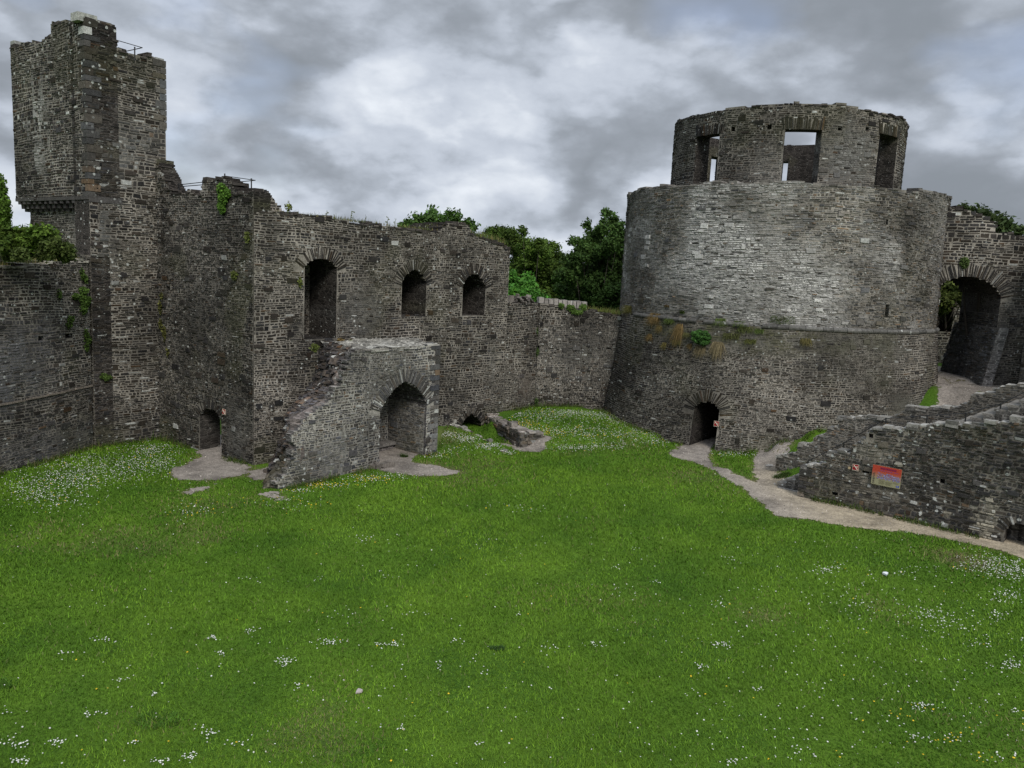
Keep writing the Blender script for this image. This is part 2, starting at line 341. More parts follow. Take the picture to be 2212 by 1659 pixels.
    def ok(um, vm, R, slack=.0):
        k = solid(um, vm, .02)
        for a in openings:
            if a['ring'] and a.get('p') != 0: k &= ~(arch_in(a, um, vm, a['ring']*.92) & ~arch_in(a, um, vm) & (vm > a['vs']-.12))
            if a['ring'] and a.get('p') == 0: k &= ~((abs(um-a['um']) < a['hw']+.12) & (vm > a['va']-.05) & (vm < a['va']+a['ring']*.9))
        d0 = depth_at(um, vm, np.zeros(len(um))); dl = depth_at(R[:, 0]+.02, vm, np.zeros(len(um))); dr = depth_at(R[:, 1]-.02, vm, np.zeros(len(um))); dt = depth_at(um, R[:, 3]-.01, np.zeros(len(um)))
        same = (abs(dl-d0) < 1e-6) & (abs(dr-d0) < 1e-6) & (abs(dt-d0) < 1e-6)
        return k & same & (d0 < T-1e-6), d0
    k, d0 = ok(um, vm, R)
    # trim the stones that straddle an opening's edge instead of dropping them
    bad = ~k & solid(um, vm, .02); sub = []
    for r in R[bad]:
        m_ = max(2, int((r[1]-r[0])/.08)); es = np.linspace(r[0], r[1], m_+1); sub += [(es[i], es[i+1], r[2], r[3]) for i in range(m_)]
    if sub:
        S2 = np.array(sub); k2, d2 = ok((S2[:, 0]+S2[:, 1])/2, (S2[:, 2]+S2[:, 3])/2, S2); S2 = S2[k2]; d2 = d2[k2]
        R = np.vstack([R[k], S2]); d0 = np.concatenate([d0[k], d2])
    else: R = R[k]; d0 = d0[k]
    nbig = int(len(R)*t['big'])
    if nbig:
        cuv = R[rng.integers(0, len(R), nbig)]; w = .22+.3*rng.random(nbig); h = .14+.14*rng.random(nbig); ua = cuv[:, 0]; va = cuv[:, 2]
        Rb = np.stack([ua, np.minimum(ua+w, u1-.02), va, va+h], 1); kb, db = ok((Rb[:, 0]+Rb[:, 1])/2, (Rb[:, 2]+Rb[:, 3])/2, Rb); kb &= db < 1e-6; kb &= solid(Rb[:, 0], Rb[:, 3], .02) & solid(Rb[:, 1], Rb[:, 3], .02)
        Rb = Rb[kb]; nR = len(R); R = np.vstack([R, Rb]); d0 = np.concatenate([d0, db[kb]])
    else: nR = len(R)
    um, vm = (R[:, 0]+R[:, 1])/2, (R[:, 2]+R[:, 3])/2
    pro = t['pro'][0]+(t['pro'][1]-t['pro'][0])*rng.random(len(R))**1.5; pro[nR:] = t['pro'][1]+.008
    pv, pf, pc = stone_verts(surf, R[:, 0], R[:, 1], R[:, 2], R[:, 3], -d0, pro, stone_cols(t, um, vm)); Pv.append(pv); Fc.append(nb+pf); nb += len(pv); Cc.append(pc)
    # ragged capping blocks through the wall's thickness
    if cap:
        u = u0; caps = []
        while u < u1-.1:
            l = random.uniform(.18, .5); um_ = min(u+l/2, u1-.05); tv = float(tf(um_)+rag(np.array([um_]))[0])
            inside = solid(np.array([um_]), np.array([tv-.15]))[0]
            if inside and random.random() < .8:
                lay = random.choice((1, 1, 2)); z = tv-.1
                for q in range(lay):
                    hh = random.uniform(.06, .13)*cap; caps.append((u+.01, min(u+l, u1)-.015, z, z+hh, random.uniform(-.05, .08), random.uniform(.4, 1)*min(T, .9))); z += hh
            u += l
        for (a, b, c, e, dd, tk) in caps:
            q = np.array([surf.P(x, y, w) for y in (c, e) for w in (dd, dd-tk) for x in (a, b)]); q = q+(rng.random(q.shape)-.5)*.03
            col = (V(*capcol) if capcol is not None else t['stone']*1.7)*random.uniform(.5, 1.5)
            Pv.append(q); Fc.append(nb+np.array([(0, 1, 5, 4), (1, 3, 7, 5), (3, 2, 6, 7), (2, 0, 4, 6), (4, 5, 7, 6), (0, 2, 3, 1)])); nb += 8; Cc.append(np.tile([*col, 0.], (8, 1)))
    o = obj(name, np.vstack(Pv), np.vstack(Fc), mat_ or STONE, parent, np.vstack(Cc))
    # stones of each arch, a part of its own
    for a in openings:
        if a['ring'] and u0 < a['um'] < u1: voussoirs(parent, surf, a, t, mat_ or STONE)
    return o
def voussoirs(parent, surf, a, t, m_):
    mb_v, mb_f, mb_c, nb = [], [], [], 0; p = a['p']; rise = a['va']-a['vs']
    if p == 0:                               # flat arch of soldier stones
        u = a['um']-a['hw']-.1; items = []
        while u < a['um']+a['hw']+.1:
            w = random.uniform(.06, .11); items.append((V(u+w/2, a['va']-.02), V((u+w/2-a['um'])*.12, 1.), w)); u += w
    else:
        tt = np.linspace(-1, 1, 400); uu = a['um']+a['hw']*tt; vv = a['vs']+rise*np.clip(1-abs(tt)**p, 0, 1)**(1/p)
        s = np.concatenate([[0], np.cumsum(np.hypot(np.diff(uu), np.diff(vv)))]); q = 0; items = []
        while q < s[-1]:
            w = random.uniform(.05, .09); m2 = min(q+w/2, s[-1]); x = np.interp(m2, s, uu); y = np.interp(m2, s, vv)
            x1, y1 = np.interp(min(m2+.2, s[-1]), s, uu), np.interp(min(m2+.2, s[-1]), s, vv); x0, y0 = np.interp(max(m2-.2, 0), s, uu), np.interp(max(m2-.2, 0), s, vv)
            tg = V(x1-x0, y1-y0); tg /= np.linalg.norm(tg); items.append((V(x, y), V(-tg[1], tg[0]), w)); q += w
    for c, nn, w in items:
        if p and random.random() < .08: continue
        nn = nn+rng.normal(size=2)*.07; nn = nn/np.linalg.norm(nn); tg = V(nn[1], -nn[0]); Lr = a['ring']*random.uniform(.8, 1.12); w = w-.018; f = 1.12
        q = [c-tg*w/2-nn*.02, c+tg*w/2-nn*.02, c+tg*w/2*f+nn*Lr, c-tg*w/2*f+nn*Lr]; q = [x+(rng.random(2)-.5)*.014 for x in q]
        pr = random.uniform(.008, .035); cen = sum(q)/4; dep = min(.35, a['depth'])
        P = np.array([surf.P(x[0], x[1], -dep) for x in q]+[surf.P(*(x+(cen-x)*.08), pr) for x in q])
        uu_, vv_ = np.array([c[0]]), np.array([c[1]]); col = stone_cols(t, uu_, vv_)[0]*.95
        mb_v.append(P); mb_f.append(nb+np.array([(4, 5, 6, 7), (0, 1, 5, 4), (1, 2, 6, 5), (2, 3, 7, 6), (3, 0, 4, 7)])); nb += 8; mb_c.append(np.tile([*col, 0.], (8, 1)))
    obj('arch_ring', np.vstack(mb_v), np.vstack(mb_f), m_, parent, np.vstack(mb_c))
def quoins(parent, P0, e1, e2, z0, z1, t, m_, s=1., name='quoins'):
    """alternating long and short corner blocks; e1, e2 unit directions along the two faces"""
    b = MB(); z = z0; k = 0; e1 = V(*e1, 0); e2 = V(*e2, 0); P0 = V(*P0[:2], 0)
    while z < z1:
        h = random.uniform(.2, .36)*s; a, c = ((.62, .3) if k % 2 else (.32, .55)); a *= random.uniform(.8, 1.1); c *= random.uniform(.8, 1.1)
        col = stone_cols(t, np.array([3.]), np.array([z]))[0]*1.1
        o = P0-(e1+e2)*.035; cc = o+e1*a/2+e2*c/2+V(0, 0, z+h/2-.01); b.box(cc, e1*a/2, e2*c/2, V(0, 0, h/2-.012), col, .03); z += h; k += 1
    b.build(name, m_, parent)
# ============================================================ layout (metres)
W0, HA, HE = (-16.13, 36.33), (-10.43, 32.14), (-.43, 43.0)        # inner corner, hall corner, hall end
T0 = (-17.88, 34.0)
S_HALL = Flat(HA, HE); S_W2 = Flat(W0, HA)
S_TR = Flat(T0, W0); _tl = (T0[0]-.78*7.3, T0[1]+.60*7.3); S_TL = Flat(T0, _tl)
S_LW = Flat((-21.2, 19.2), (-18.0, 33.98), out_to=(0, 25))
PA, PB = (-8.45, 28.79), (-3.23, 35.71); S_PO = Flat(PA, PB)
KC = (14.94, 47.57); kr = lambda v: np.interp(v, [-2, 0, 3, 6.25, 6.3, 20], [9.98, 9.67, 9.18, 8.82, 8.72, 8.66])
S_KE = Cyl(KC, kr, 8.7); S_TU = Cyl(KC, lambda v: 6.25+0*np.asarray(v, float), 6.25)
_sa, _sb = V(11.69, 31.12), V(17.16, 26.45); S_SF = Flat(_sa, _sb); S_SR = S_SF.shifted(-2.7)
KN = gp(1155, 878, .7)                                              # corner of the curtain wall behind
_kp = S_KE.P(*[np.array(q) for q in (S_KE.hit(1352, 800)[0], 1.0, 0.)])
S_B2 = Flat(KN, gp(1325, 888, .45)); S_B1 = Flat((-.2, 43.6), KN)
S_AR = Flat((21.2, 42.6), (31., 42.0), out_to=(26, 0))
# ------------------------------------------------------------ ground heights
ctl = []
def cp(x, y, z): q = gp(x, y, z); ctl.append((q[0], q[1], z))
for x, y in ((1106, 1659), (0, 1659), (2212, 1659), (300, 1300), (1100, 1300), (1900, 1300), (2212, 1250), (600, 1130), (900, 1100), (1100, 1100), (1500, 1100), (1300, 1030), (1440, 1020), (1600, 1040), (1730, 1080), (1900, 1130), (2100, 1160), (2200, 1190), (900, 1025), (0, 1100), (0, 1022), (100, 1000), (200, 965), (345, 945), (250, 1020), (548, 1005), (600, 1058), (650, 1030), (750, 1030), (850, 1005), (1000, 1020), (1100, 985), (870, 985), (300, 1450), (1100, 1480), (1900, 1480), (1700, 1200), (500, 1200)): cp(x, y, 0.)
cp(455, 990, -.05); cp(1160, 985, -.02)
for x, y, z in ((960, 925, .62), (1000, 938, .48), (1060, 960, .2), (990, 960, .25), (950, 965, .2), (920, 985, .02),
                (1080, 908, .62), (1100, 895, .75), (1155, 878, .7), (1240, 884, .75), (1320, 890, .45), (1180, 905, .8), (1240, 915, .7), (1130, 925, .6), (1190, 945, .42), (1260, 940, .5), (1240, 965, .18), (1330, 925, .45), (1340, 960, .15), (1400, 935, .3), (1440, 960, .08), (1465, 956, 0.),
                (1510, 972, 0), (1490, 1000, 0), (1545, 975, 0), (1600, 985, .08), (1640, 975, .3), (1640, 1010, .05), (1700, 955, .9), (1690, 985, .4), (1740, 950, 1.2), (1780, 930, 1.55), (1735, 965, .85)): cp(x, y, z)
for q in ((17.5, 37., 1.7), (19.5, 37.5, 2.1), (21.5, 38.2, 2.6), (23, 41, 3.5), (18.5, 36, 1.7), (20.5, 36.8, 2.2), (24.5, 45, 3.7), (27, 40, 3.6), (24, 50, 3.9), (20, 35, 2.0), (14.9, 34.6, 1.6), (16.5, 33.5, 2.), (22, 31, 2.6), (11.0, 38.5, 0.1), (10, 42.5, .05), (10.8, 44, .1), (15, 47, 3.), (-20, 40, 0), (-8, 40, 0), (0, 50, 0), (-22, 30, 0), (25, 24, 0), (40, 20, 0), (-20, 10, 0), (0, 5, 0), (20, 8, 0)): ctl.append(q)
# the sunk channel that leads out of the small arch
for s_ in np.linspace(0, 1, 5):
    a_ = S_HALL.P(12.4, 0, .3); b_ = gp(1135, 975, -.05); ctl.append((a_[0]*(1-s_)+b_[0]*s_, a_[1]*(1-s_)+b_[1]*s_, -.15*(1-s_)-.05*s_))
CT = np.array(ctl)
def gz0(x, y):
    x = np.asarray(x, float); y = np.asarray(y, float); sh = x.shape; x = x.ravel(); y = y.ravel(); out = np.empty(len(x))
    for i in range(0, len(x), 20000):
        d2 = (x[i:i+20000, None]-CT[None, :, 0])**2+(y[i:i+20000, None]-CT[None, :, 1])**2+.06; w = d2**-2.; out[i:i+20000] = (w@CT[:, 2])/w.sum(1)
    z = out+.10*(fbm(x*.16, y*.16, 3)-.5)*np.clip(y/20, 0, 1)+.035*(fbm(x*.8, y*.8, 4)-.5)
    far = sm(54, 75, np.hypot(x-4, y-28)); z = z*(1-far)-2.5*far
    return z.reshape(sh)
fx = np.arange(-26, 34.01, .2); fy = np.arange(4, 54.01, .2)
GZ = gz0(*np.meshgrid(fx, fy, indexing='ij'))
def gz(x, y):
    x = np.asarray(x, float); y = np.asarray(y, float); a = np.clip((x-fx[0])/.2, 0, len(fx)-1.001); b = np.clip((y-fy[0])/.2, 0, len(fy)-1.001)
    i = a.astype(int); j = b.astype(int); s, t_ = a-i, b-j
    return (GZ[i, j]*(1-s)+GZ[i+1, j]*s)*(1-t_)+(GZ[i, j+1]*(1-s)+GZ[i+1, j+1]*s)*t_
ox = np.concatenate([[-3000, -1200, -500, -250, -150, -100, -70, -50, -40, -32], fx, [38, 46, 58, 75, 100, 160, 300, 600, 1500, 3000]])
oy = np.concatenate([[-600, -200, -60, -20, -5], fy, [58, 64, 72, 85, 100, 130, 200, 400, 1000, 3500]])
XX, YY = np.meshgrid(ox, oy, indexing='ij'); ZZ = gz0(XX, YY)
ZZ[10:10+len(fx), 5:5+len(fy)] = GZ
nx, ny = XX.shape; idx = np.arange(nx*ny).reshape(nx, ny)
GF = np.stack([idx[:-1, :-1], idx[1:, :-1], idx[1:, 1:], idx[:-1, 1:]], -1).reshape(-1, 4)
def in_poly(px, py, poly):
    px = np.asarray(px); py = np.asarray(py); c = np.zeros(px.shape, bool); n = len(poly)
    for i in range(n):
        x1, y1 = poly[i][:2]; x2, y2 = poly[(i+1) % n][:2]
        if y1 == y2: continue
        c ^= ((y1 > py) != (y2 > py)) & (px < (x2-x1)*(py-y1)/(y2-y1)+x1)
    return c
def soft_poly(px, py, poly, w):
    s = 0
    for k in range(12):
        a = 2*math.pi*k/12; r_ = w*(.4+.6*(k % 3)/2); s = s+in_poly(px+r_*math.cos(a), py+r_*math.sin(a), poly)
    return s/12
def P2(l, z=0.): return [tuple(gp(x, y, z)[:2]) for x, y in l]
# worn, dry ground: polygons given by their corners on the ground
PATHS = {
 'main': P2([(1446, 984), (1470, 962), (1487, 955), (1478, 905), (1560, 905), (1543, 965), (1530, 995), (1540, 1008), (1575, 1020), (1610, 1033), (1640, 1045), (1632, 1020), (1625, 1000), (1640, 985), (1680, 975), (1690, 1060), (1730, 1060), (2230, 1160), (2240, 1215), (2160, 1190), (2080, 1172), (1960, 1150), (1850, 1142), (1770, 1130), (1690, 1122), (1640, 1085), (1600, 1052), (1565, 1030), (1520, 1005), (1480, 995)]),
 'door': P2([(372, 1022), (385, 1008), (430, 985), (436, 940), (485, 940), (487, 985), (545, 1010), (530, 1024), (480, 1034), (430, 1038), (385, 1035)]),
 'porch': P2([(790, 1002), (822, 940), (925, 940), (885, 998), (920, 1003), (960, 1010), (995, 1020), (960, 1027), (900, 1026), (840, 1022)]),
 'nook': P2([(540, 1020), (600, 1005), (650, 1000), (640, 1030), (600, 1036), (550, 1036)]),
 'pit': P2([(1070, 952), (1118, 972), (1165, 976), (1196, 964), (1180, 960), (1110, 960)]),
 'scrape': P2([(552, 1066), (590, 1062), (630, 1072), (625, 1080), (580, 1078)]),
 'slabs': P2([(374, 1066), (395, 1060), (450, 1048), (470, 1040), (455, 1055), (400, 1070)]),
 'yard': [(17.5, 36.5), (20, 33), (25, 34), (26.8, 42.3), (22.4, 42.6), (21.6, 40.2), (20.2, 38.6), (18.8, 37.8)],
 'inner': [(21.3, 38.2), (23, 37), (26, 38.5), (26.5, 45), (25.5, 50), (22.6, 49), (22.4, 44), (22.9, 41)],
 'ramp': P2([(1630, 1000), (1660, 975), (1700, 955), (1740, 945), (1750, 955), (1715, 970), (1690, 985), (1650, 1005)], .4),
}
def pathness(x, y):
    wx = x+.5*(fbm(x*.9, y*.9, 61)-.5)+.25*(fbm(x*3.5, y*3.5, 62)-.5); wy = y+.5*(fbm(x*.9, y*.9, 63)-.5)+.25*(fbm(x*3.5, y*3.5, 64)-.5)
    m = np.zeros(np.shape(x))
    for k, p_ in PATHS.items(): m = np.maximum(m, soft_poly(wx, wy, p_, .18)*(.62 if k in ('ramp', 'slabs', 'scrape', 'inner') else .68 if k == 'yard' else 1.))
    return m
def ground_mat():
    m_, N, L, b = mat('grass_turf'); n = nodes(N, L); P = n('ShaderNodeNewGeometry').outputs['Position']
    at = n('ShaderNodeAttribute', attribute_name='Col'); dry = n('ShaderNodeSeparateColor', {0: at.outputs['Color']}).outputs[0]
    a = n('ShaderNodeTexNoise', {'Vector': P, 'Scale': .35, 'Detail': 5., 'Roughness': .6}).outputs[0]
    c = n('ShaderNodeTexNoise', {'Vector': P, 'Scale': 14., 'Detail': 6., 'Roughness': .75}).outputs[0]
    d = n('ShaderNodeTexNoise', {'Vector': P, 'Scale': 60., 'Detail': 2., 'Roughness': .7}).outputs[0]
    r = n('ShaderNodeValToRGB', {0: a}); e = r.color_ramp; e.elements[0].position = .35; e.elements[0].color = (.052, .115, .012, 1); e.elements[1].position = .68; e.elements[1].color = (.105, .19, .018, 1)
    k = n('ShaderNodeMath', {0: n('ShaderNodeMapRange', {0: c, 1: .3, 2: .7, 3: .5, 4: 1.45}).outputs[0], 1: n('ShaderNodeMapRange', {0: d, 1: .3, 2: .7, 3: .65, 4: 1.35}).outputs[0]}, operation='MULTIPLY').outputs[0]
    g = n('ShaderNodeVectorMath', {0: r.outputs[0], 'Scale': k}, operation='SCALE').outputs[0]
    dk = n('ShaderNodeMapRange', {0: n('ShaderNodeMath', {0: dry, 1: n('ShaderNodeMath', {0: c, 1: .8}, operation='MULTIPLY').outputs[0]}, operation='ADD').outputs[0], 1: .62, 2: 1.1}).outputs[0]
    g2 = n('ShaderNodeMix', {0: dk, 6: g, 7: (.14, .125, .065, 1)}, data_type='RGBA').outputs[2]
    L.new(g2, b.inputs['Base Color']); b.inputs['Roughness'].default_value = .9; b.inputs['Specular IOR Level'].default_value = .1
    L.new(n('ShaderNodeBump', {'Height': c, 'Strength': .7, 'Distance': .06}).outputs[0], b.inputs['Normal']); return m_
def gravel_mat():
    m_, N, L, b = mat('gravel'); n = nodes(N, L); P = n('ShaderNodeNewGeometry').outputs['Position']; at = n('ShaderNodeAttribute', attribute_name='Col')
    c = n('ShaderNodeTexNoise', {'Vector': P, 'Scale': 2.2, 'Detail': 8., 'Roughness': .7}).outputs[0]; v = n('ShaderNodeTexVoronoi', {'Vector': P, 'Scale': 22.})
    k = n('ShaderNodeMath', {0: n('ShaderNodeMapRange', {0: c, 1: .3, 2: .7, 3: .7, 4: 1.25}).outputs[0], 1: n('ShaderNodeMapRange', {0: n('ShaderNodeSeparateColor', {0: v.outputs['Color']}).outputs[0], 3: .72, 4: 1.25}).outputs[0]}, operation='MULTIPLY').outputs[0]
    L.new(n('ShaderNodeVectorMath', {0: at.outputs['Color'], 'Scale': k}, operation='SCALE').outputs[0], b.inputs['Base Color']); b.inputs['Roughness'].default_value = .95; b.inputs['Specular IOR Level'].default_value = .1
    L.new(n('ShaderNodeBump', {'Height': v.outputs['Distance'], 'Strength': .6, 'Distance': .02}).outputs[0], b.inputs['Normal']); return m_
GRASS, GRAVEL = ground_mat(), gravel_mat()
PM = np.zeros(XX.shape); PM[10:10+len(fx), 5:5+len(fy)] = pathness(XX[10:10+len(fx), 5:5+len(fy)], YY[10:10+len(fx), 5:5+len(fy)])
def near_path(M, r=4):
    o = M.copy()
    for _ in range(r): o = np.maximum(o, .25*(np.roll(o, 1, 0)+np.roll(o, -1, 0)+np.roll(o, 1, 1)+np.roll(o, -1, 1)))
    return o
dryv = near_path(PM, 5)*.75+.30*sm(.60, .8, fbm(XX*.3+5, YY*.3, 91))
for px_, py_, r_, a_ in ((1640, 1330, .6, .4), (2080, 1210, .8, .7), (960, 960, 1.3, .45), (1500, 1030, 1.5, .35), (1000, 1035, 1.2, .35), (1600, 1060, 1.2, .25), (450, 1095, 1.5, .3), (1340, 970, 1.6, .3)):
    q = gp(px_, py_); dryv = np.maximum(dryv, a_*np.exp(-((XX-q[0])**2+(YY-q[1])**2)/(2*r_*r_)))
gcol = np.stack([np.clip(dryv, 0, 1)]*3, -1).reshape(-1, 3)
props(obj('ground', np.stack([XX, YY, ZZ], -1).reshape(-1, 3), GF, GRASS, None, gcol, smooth=True, loc=(0, 0, 0)), kind='structure')
# gravel as a thin sheet 12 mm above the turf
gx = np.arange(-20, 30, .07); gy = np.arange(22, 52, .07); A_, B_ = np.meshgrid((gx[1:]+gx[:-1])/2, (gy[1:]+gy[:-1])/2, indexing='ij')
bb = np.zeros(A_.shape, bool)
for p_ in PATHS.values():
    q = np.array(p_); bb |= (A_ > q[:, 0].min()-.5) & (A_ < q[:, 0].max()+.5) & (B_ > q[:, 1].min()-.5) & (B_ < q[:, 1].max()+.5)
M = np.zeros(A_.shape); M[bb] = pathness(A_[bb], B_[bb]); M = (M > .1) & (M > .40+.25*(rng.random(M.shape)-.5)+1.1*(fbm(A_*2.6, B_*2.6, 71, 4)-.5))
I, J = np.nonzero(M); q = []
for di, dj in ((0, 0), (1, 0), (1, 1), (0, 1)): x_, y_ = gx[I+di], gy[J+dj]; q.append(np.stack([x_, y_, gz(x_, y_)+.014], -1))
gvert = np.stack(q, 1).reshape(-1, 3); t_ = sm(9, 12.5, gvert[:, 0])*(1-sm(34, 37, gvert[:, 1])); gc = V(.29, .255, .22)[None]*(1-t_[:, None])+V(.41, .345, .25)[None]*t_[:, None]
gc = gc*(1-.35*sm(.5, .75, fbm(gvert[:, 0]*.7, gvert[:, 1]*.7, 12)))[:, None]
props(obj('path', gvert, np.arange(len(gvert)).reshape(-1, 4), GRAVEL, None, gc, loc=(0, 0, 0)), kind='structure')
# ============================================================ masonry
def px(surf, l, **k): return [surf.hit(x, y, **k) for x, y in l]
PALE = V(.27, .26, .24)
def blob(u, v, cu, cv, ru, rv, s=1): return np.clip(1.25-np.hypot((u-cu)/ru, (v-cv)/rv)+(fbm(u*1.3, v*1.3, s)-.5)*1.1, 0, 1)
# --- hall
hall = thing('hall', 'long roofless hall range of dark rubble with three arched upper window recesses', 'castle building', (*HA, 0))
hall_top = [(-.1, 10.1)] + px(S_HALL, [(600, 458), (640, 464), (700, 470), (760, 477), (830, 486), (900, 493), (940, 499), (952, 497)]) + px(S_HALL, [(958, 487), (968, 482), (1003, 482), (1012, 490), (1018, 508), (1040, 514), (1070, 522), (1097, 531)]) + [(15.2, 9.6)]
def zh(u, v):
    p = .5*blob(u, v, 5.2, 6.2, 1.1, 1.2, 2)+.4*blob(u, v, 13.9, 3.2, .5, 1.6, 3)*sm(.4, .7, vn(u*5, v*.8, 5)); return np.clip(p, 0, .75), V(.17, .165, .155)
th = tone(zone=zh, rh=(.06, .115), rl=(.12, .38))
W_BIG = arch(2.27, 3.95, 5.1, 8.05, 8.5, 2.1, 1.9, .52); W_2 = arch(7.5, 9.05, 6.05, 7.45, 8.2, 2.1, 1.7, .5); W_3 = arch(11.4, 13.05, 6.05, 7.4, 8.15, 2.1, 1.6, .5)
A_SM = arch(11.45, 13.3, -.6, -.05, .88, 1.3, 1.5, .42)
wall('facade', hall, S_HALL, .01, 14.75, -1, hall_top, 2.6, th, [W_BIG, W_2, W_3, A_SM], [(2.9, 3.2, .14, .12, .3)], jag=.10, cap=1)
def ze(u, v): p = .30*blob(u, v, 2.5, 5., 3.5, 5, 6)*vn(u*2.2, v*3.1, 8)+.55*blob(u, v, 6.0, 1.2, .9, 1.6, 7); return np.clip(p, 0, .7), V(.16, .155, .14)
w2top = px(S_W2, [(338, 200), (341, 268), (352, 300), (358, 330), (362, 350), (372, 372), (380, 392), (391, 410), (395, 420), (432, 421), (436, 402), (440, 386), (482, 386), (497, 395), (512, 415), (530, 418), (545, 409), (572, 408), (585, 416), (596, 432), (606, 440)])
w2top = [(max(u-.85*(u < 2.2), 0), v) for u, v in w2top if u < 7.05]; w2top.append((7.2, 11.1))
te = tone(zone=ze, rh=(.045, .085), rl=(.08, .26), pro=(.006, .045), moss=.6, streak=.6)
wall('end_wall', hall, S_W2, .03, 7.05, -1, w2top, .8, te, [arch(3.2, 4.85, -.5, 1.42, 1.95, 1.0, 1.9, .38)], [(4.3, 1.35, .22, .18, 1.3), (.9, 6.9, .3, .2, .5)], jag=.14, cap=1)
# parapet lump that turns the corner of the hall
_c = S_HALL.shifted(-.9); par = px(_c, [(540, 412), (552, 409), (572, 408), (585, 416), (596, 432), (606, 445), (618, 462)])
wall('parapet', hall, _c, max(par[0][0], .1), par[-1][0], 9.8, par, .8, tone(), jag=.12, cap=1)
# back end of the hall (gable side, seen edge-on)
wall('rear_end', hall, Flat(HE, S_HALL.P(14.74, 0, -6)[:2], out_to=(20, 40)), .03, 6, -1, 9.4, 1.2, tone(), jag=.1)
# --- porch
def zp(u, v):
    p = .45*blob(u, v, 3., .9, 1.8, 1.1, 4)*sm(.35, .6, vn(u*3.2, v*.6, 6))+.3*blob(u, v, 6.2, 4, 3, 1.2, 5)*vn(u*3, v*4, 2); return np.clip(p, 0, .8), V(.26, .255, .24)
tp = tone(zone=zp, stone=(.075, .070, .068), mortar=(.27, .255, .225), rh=(.055, .11), rl=(.10, .32), white=.02)
porch = thing('porch', 'ruined flat-topped fore-building with one tall pointed arch, in front of the hall', 'porch', (PA[0], PA[1], 0))
pf_v = [0, .35, .6, 1.3, 2.0, 2.5, 2.62, 3.1, 3.45, 4.0, 4.5, 5.0, 6]; pf_u = [-.15, .05, .5, .6, .8, .95, 1.35, 2.3, 2.75, 2.95, 3.3, 3.85, 3.85]
ufr = lambda v: np.interp(v, pf_v, pf_u)
P_OP = arch(5.1, 7.85, -.5, 2.35, 3.5, 2.4, 1.45, .62)
rough = lambda u, v: u > ufr(v)+.55*(vn(v*3.2, v*0, 4)-.55)+.25*(vn(v*9, v*0, 6)-.5)
wall('front_wall', porch, S_PO, 4.45, 8.56, -1, [(0, 5.0), (8.6, 4.98)], 2.9, tp, [P_OP], jag=.05, mat_=STONE_L, capcol=(.26, .25, .22), cap=.8)
wall('broken_wall', porch, S_PO, -.2, 4.44, -1, [(0, 5.0), (8.6, 4.98)], .35, tp, [dict(P_OP, depth=.34)], jag=.05, keep=rough, mat_=STONE_L, capcol=(.12, .11, .10), cap=.8)
_fv = np.array(pf_v); _F = np.array([S_PO.P(u+.02, v, -.3)[:2] for u, v in zip(pf_u, pf_v)])
_hb = np.interp(_fv, [0, 1.6, 2.6, 3.4, 5.0], [1.1, 1.6, 2.3, 2.9, 3.2]); _B = np.array([S_HALL.P(u, v, -.15)[:2] for u, v in zip(_hb, _fv)])
lerp2 = lambda T_: (lambda v: np.stack([np.interp(v, _fv, T_[:, 0]), np.interp(v, _fv, T_[:, 1])], -1))
S_CORE = Ruled(lerp2(_F), lerp2(_B), 3.6)
tc_ = tone(zone=None, stone=(.058, .050, .046), mortar=(.085, .075, .065), rh=(.06, .14), rl=(.1, .32), pro=(.01, .17), moss=.5, white=.03)
wall('broken_core', porch, S_CORE, 0, 3.6, -1, 5.0, .5, tc_, jag=.02, back=False, capcol=(.2, .19, .17), cap=1)
b = MB(); q1 = S_PO.P(3.95, 5.0, -.05); q2 = S_PO.P(8.5, 4.98, -.05); q3 = S_HALL.P(8.0, 5.0, -.05); q4 = S_HALL.P(3.1, 5.0, -.05)
N_ = 26; G_ = np.array([[(q1*(1-s)+q2*s)*(1-t)+(q4*(1-s)+q3*s)*t for t in np.linspace(0, 1, N_)] for s in np.linspace(0, 1, 2*N_)]); G_[..., 2] = 4.86+.30*fbm(G_[..., 0]*2.4, G_[..., 1]*2.4, 7)
ii = np.arange(2*N_*N_).reshape(2*N_, N_); obj('flat_top', G_.reshape(-1, 3), np.stack([ii[:-1, :-1], ii[1:, :-1], ii[1:, 1:], ii[:-1, 1:]], -1).reshape(-1, 4), STONE_L, porch, np.hstack([(V(.20, .19, .165)[None]*(.05+1.5*fbm(G_[..., 0]*1.4, G_[..., 1]*3., 3).reshape(-1, 1))), np.ones((2*N_*N_, 1))]))
wall('side_wall', porch, Flat(S_PO.P(8.58, 0, 0)[:2], S_HALL.P(8.3, 0, .0)[:2], out_to=(20, 40)), .03, 3.1, -1, 4.95, .7, tp, jag=.03, mat_=STONE_L)
quoins(porch, S_PO.P(8.57, 0, 0), -S_PO.e, -S_PO.n, -.4, 4.8, tp, STONE_L, .8)
# lining of the porch recess, bench along its back
_l = S_PO.P(7.84, 0, -.03)[:2]; _l2 = S_PO.P(7.84, 0, -2.38)[:2]
wall('recess_wall', porch, Flat(_l, _l2, out_to=S_PO.P(6, 0, -1)[:2]), .1, 2.3, -.6, 2.3, .2, tone(stone=(.10, .095, .088), mortar=(.2, .19, .17)), back=False)
_l = S_PO.P(5.11, 0, -.03)[:2]; _l2 = S_PO.P(5.11, 0, -2.38)[:2]
wall('recess_wall', porch, Flat(_l, _l2, out_to=S_PO.P(6, 0, -1)[:2]), .1, 2.3, -.6, 2.3, .2, tone(), back=False)
b = MB()
for u in np.arange(5.3, 7.7, .42): c = S_PO.P(u+.2, .32, -2.05); b.box(c, V(*S_PO.e, 0)*.2, V(*S_PO.n, 0)*.28, V(0, 0, .07), V(.13, .12, .11)*random.uniform(.8, 1.2), .1)
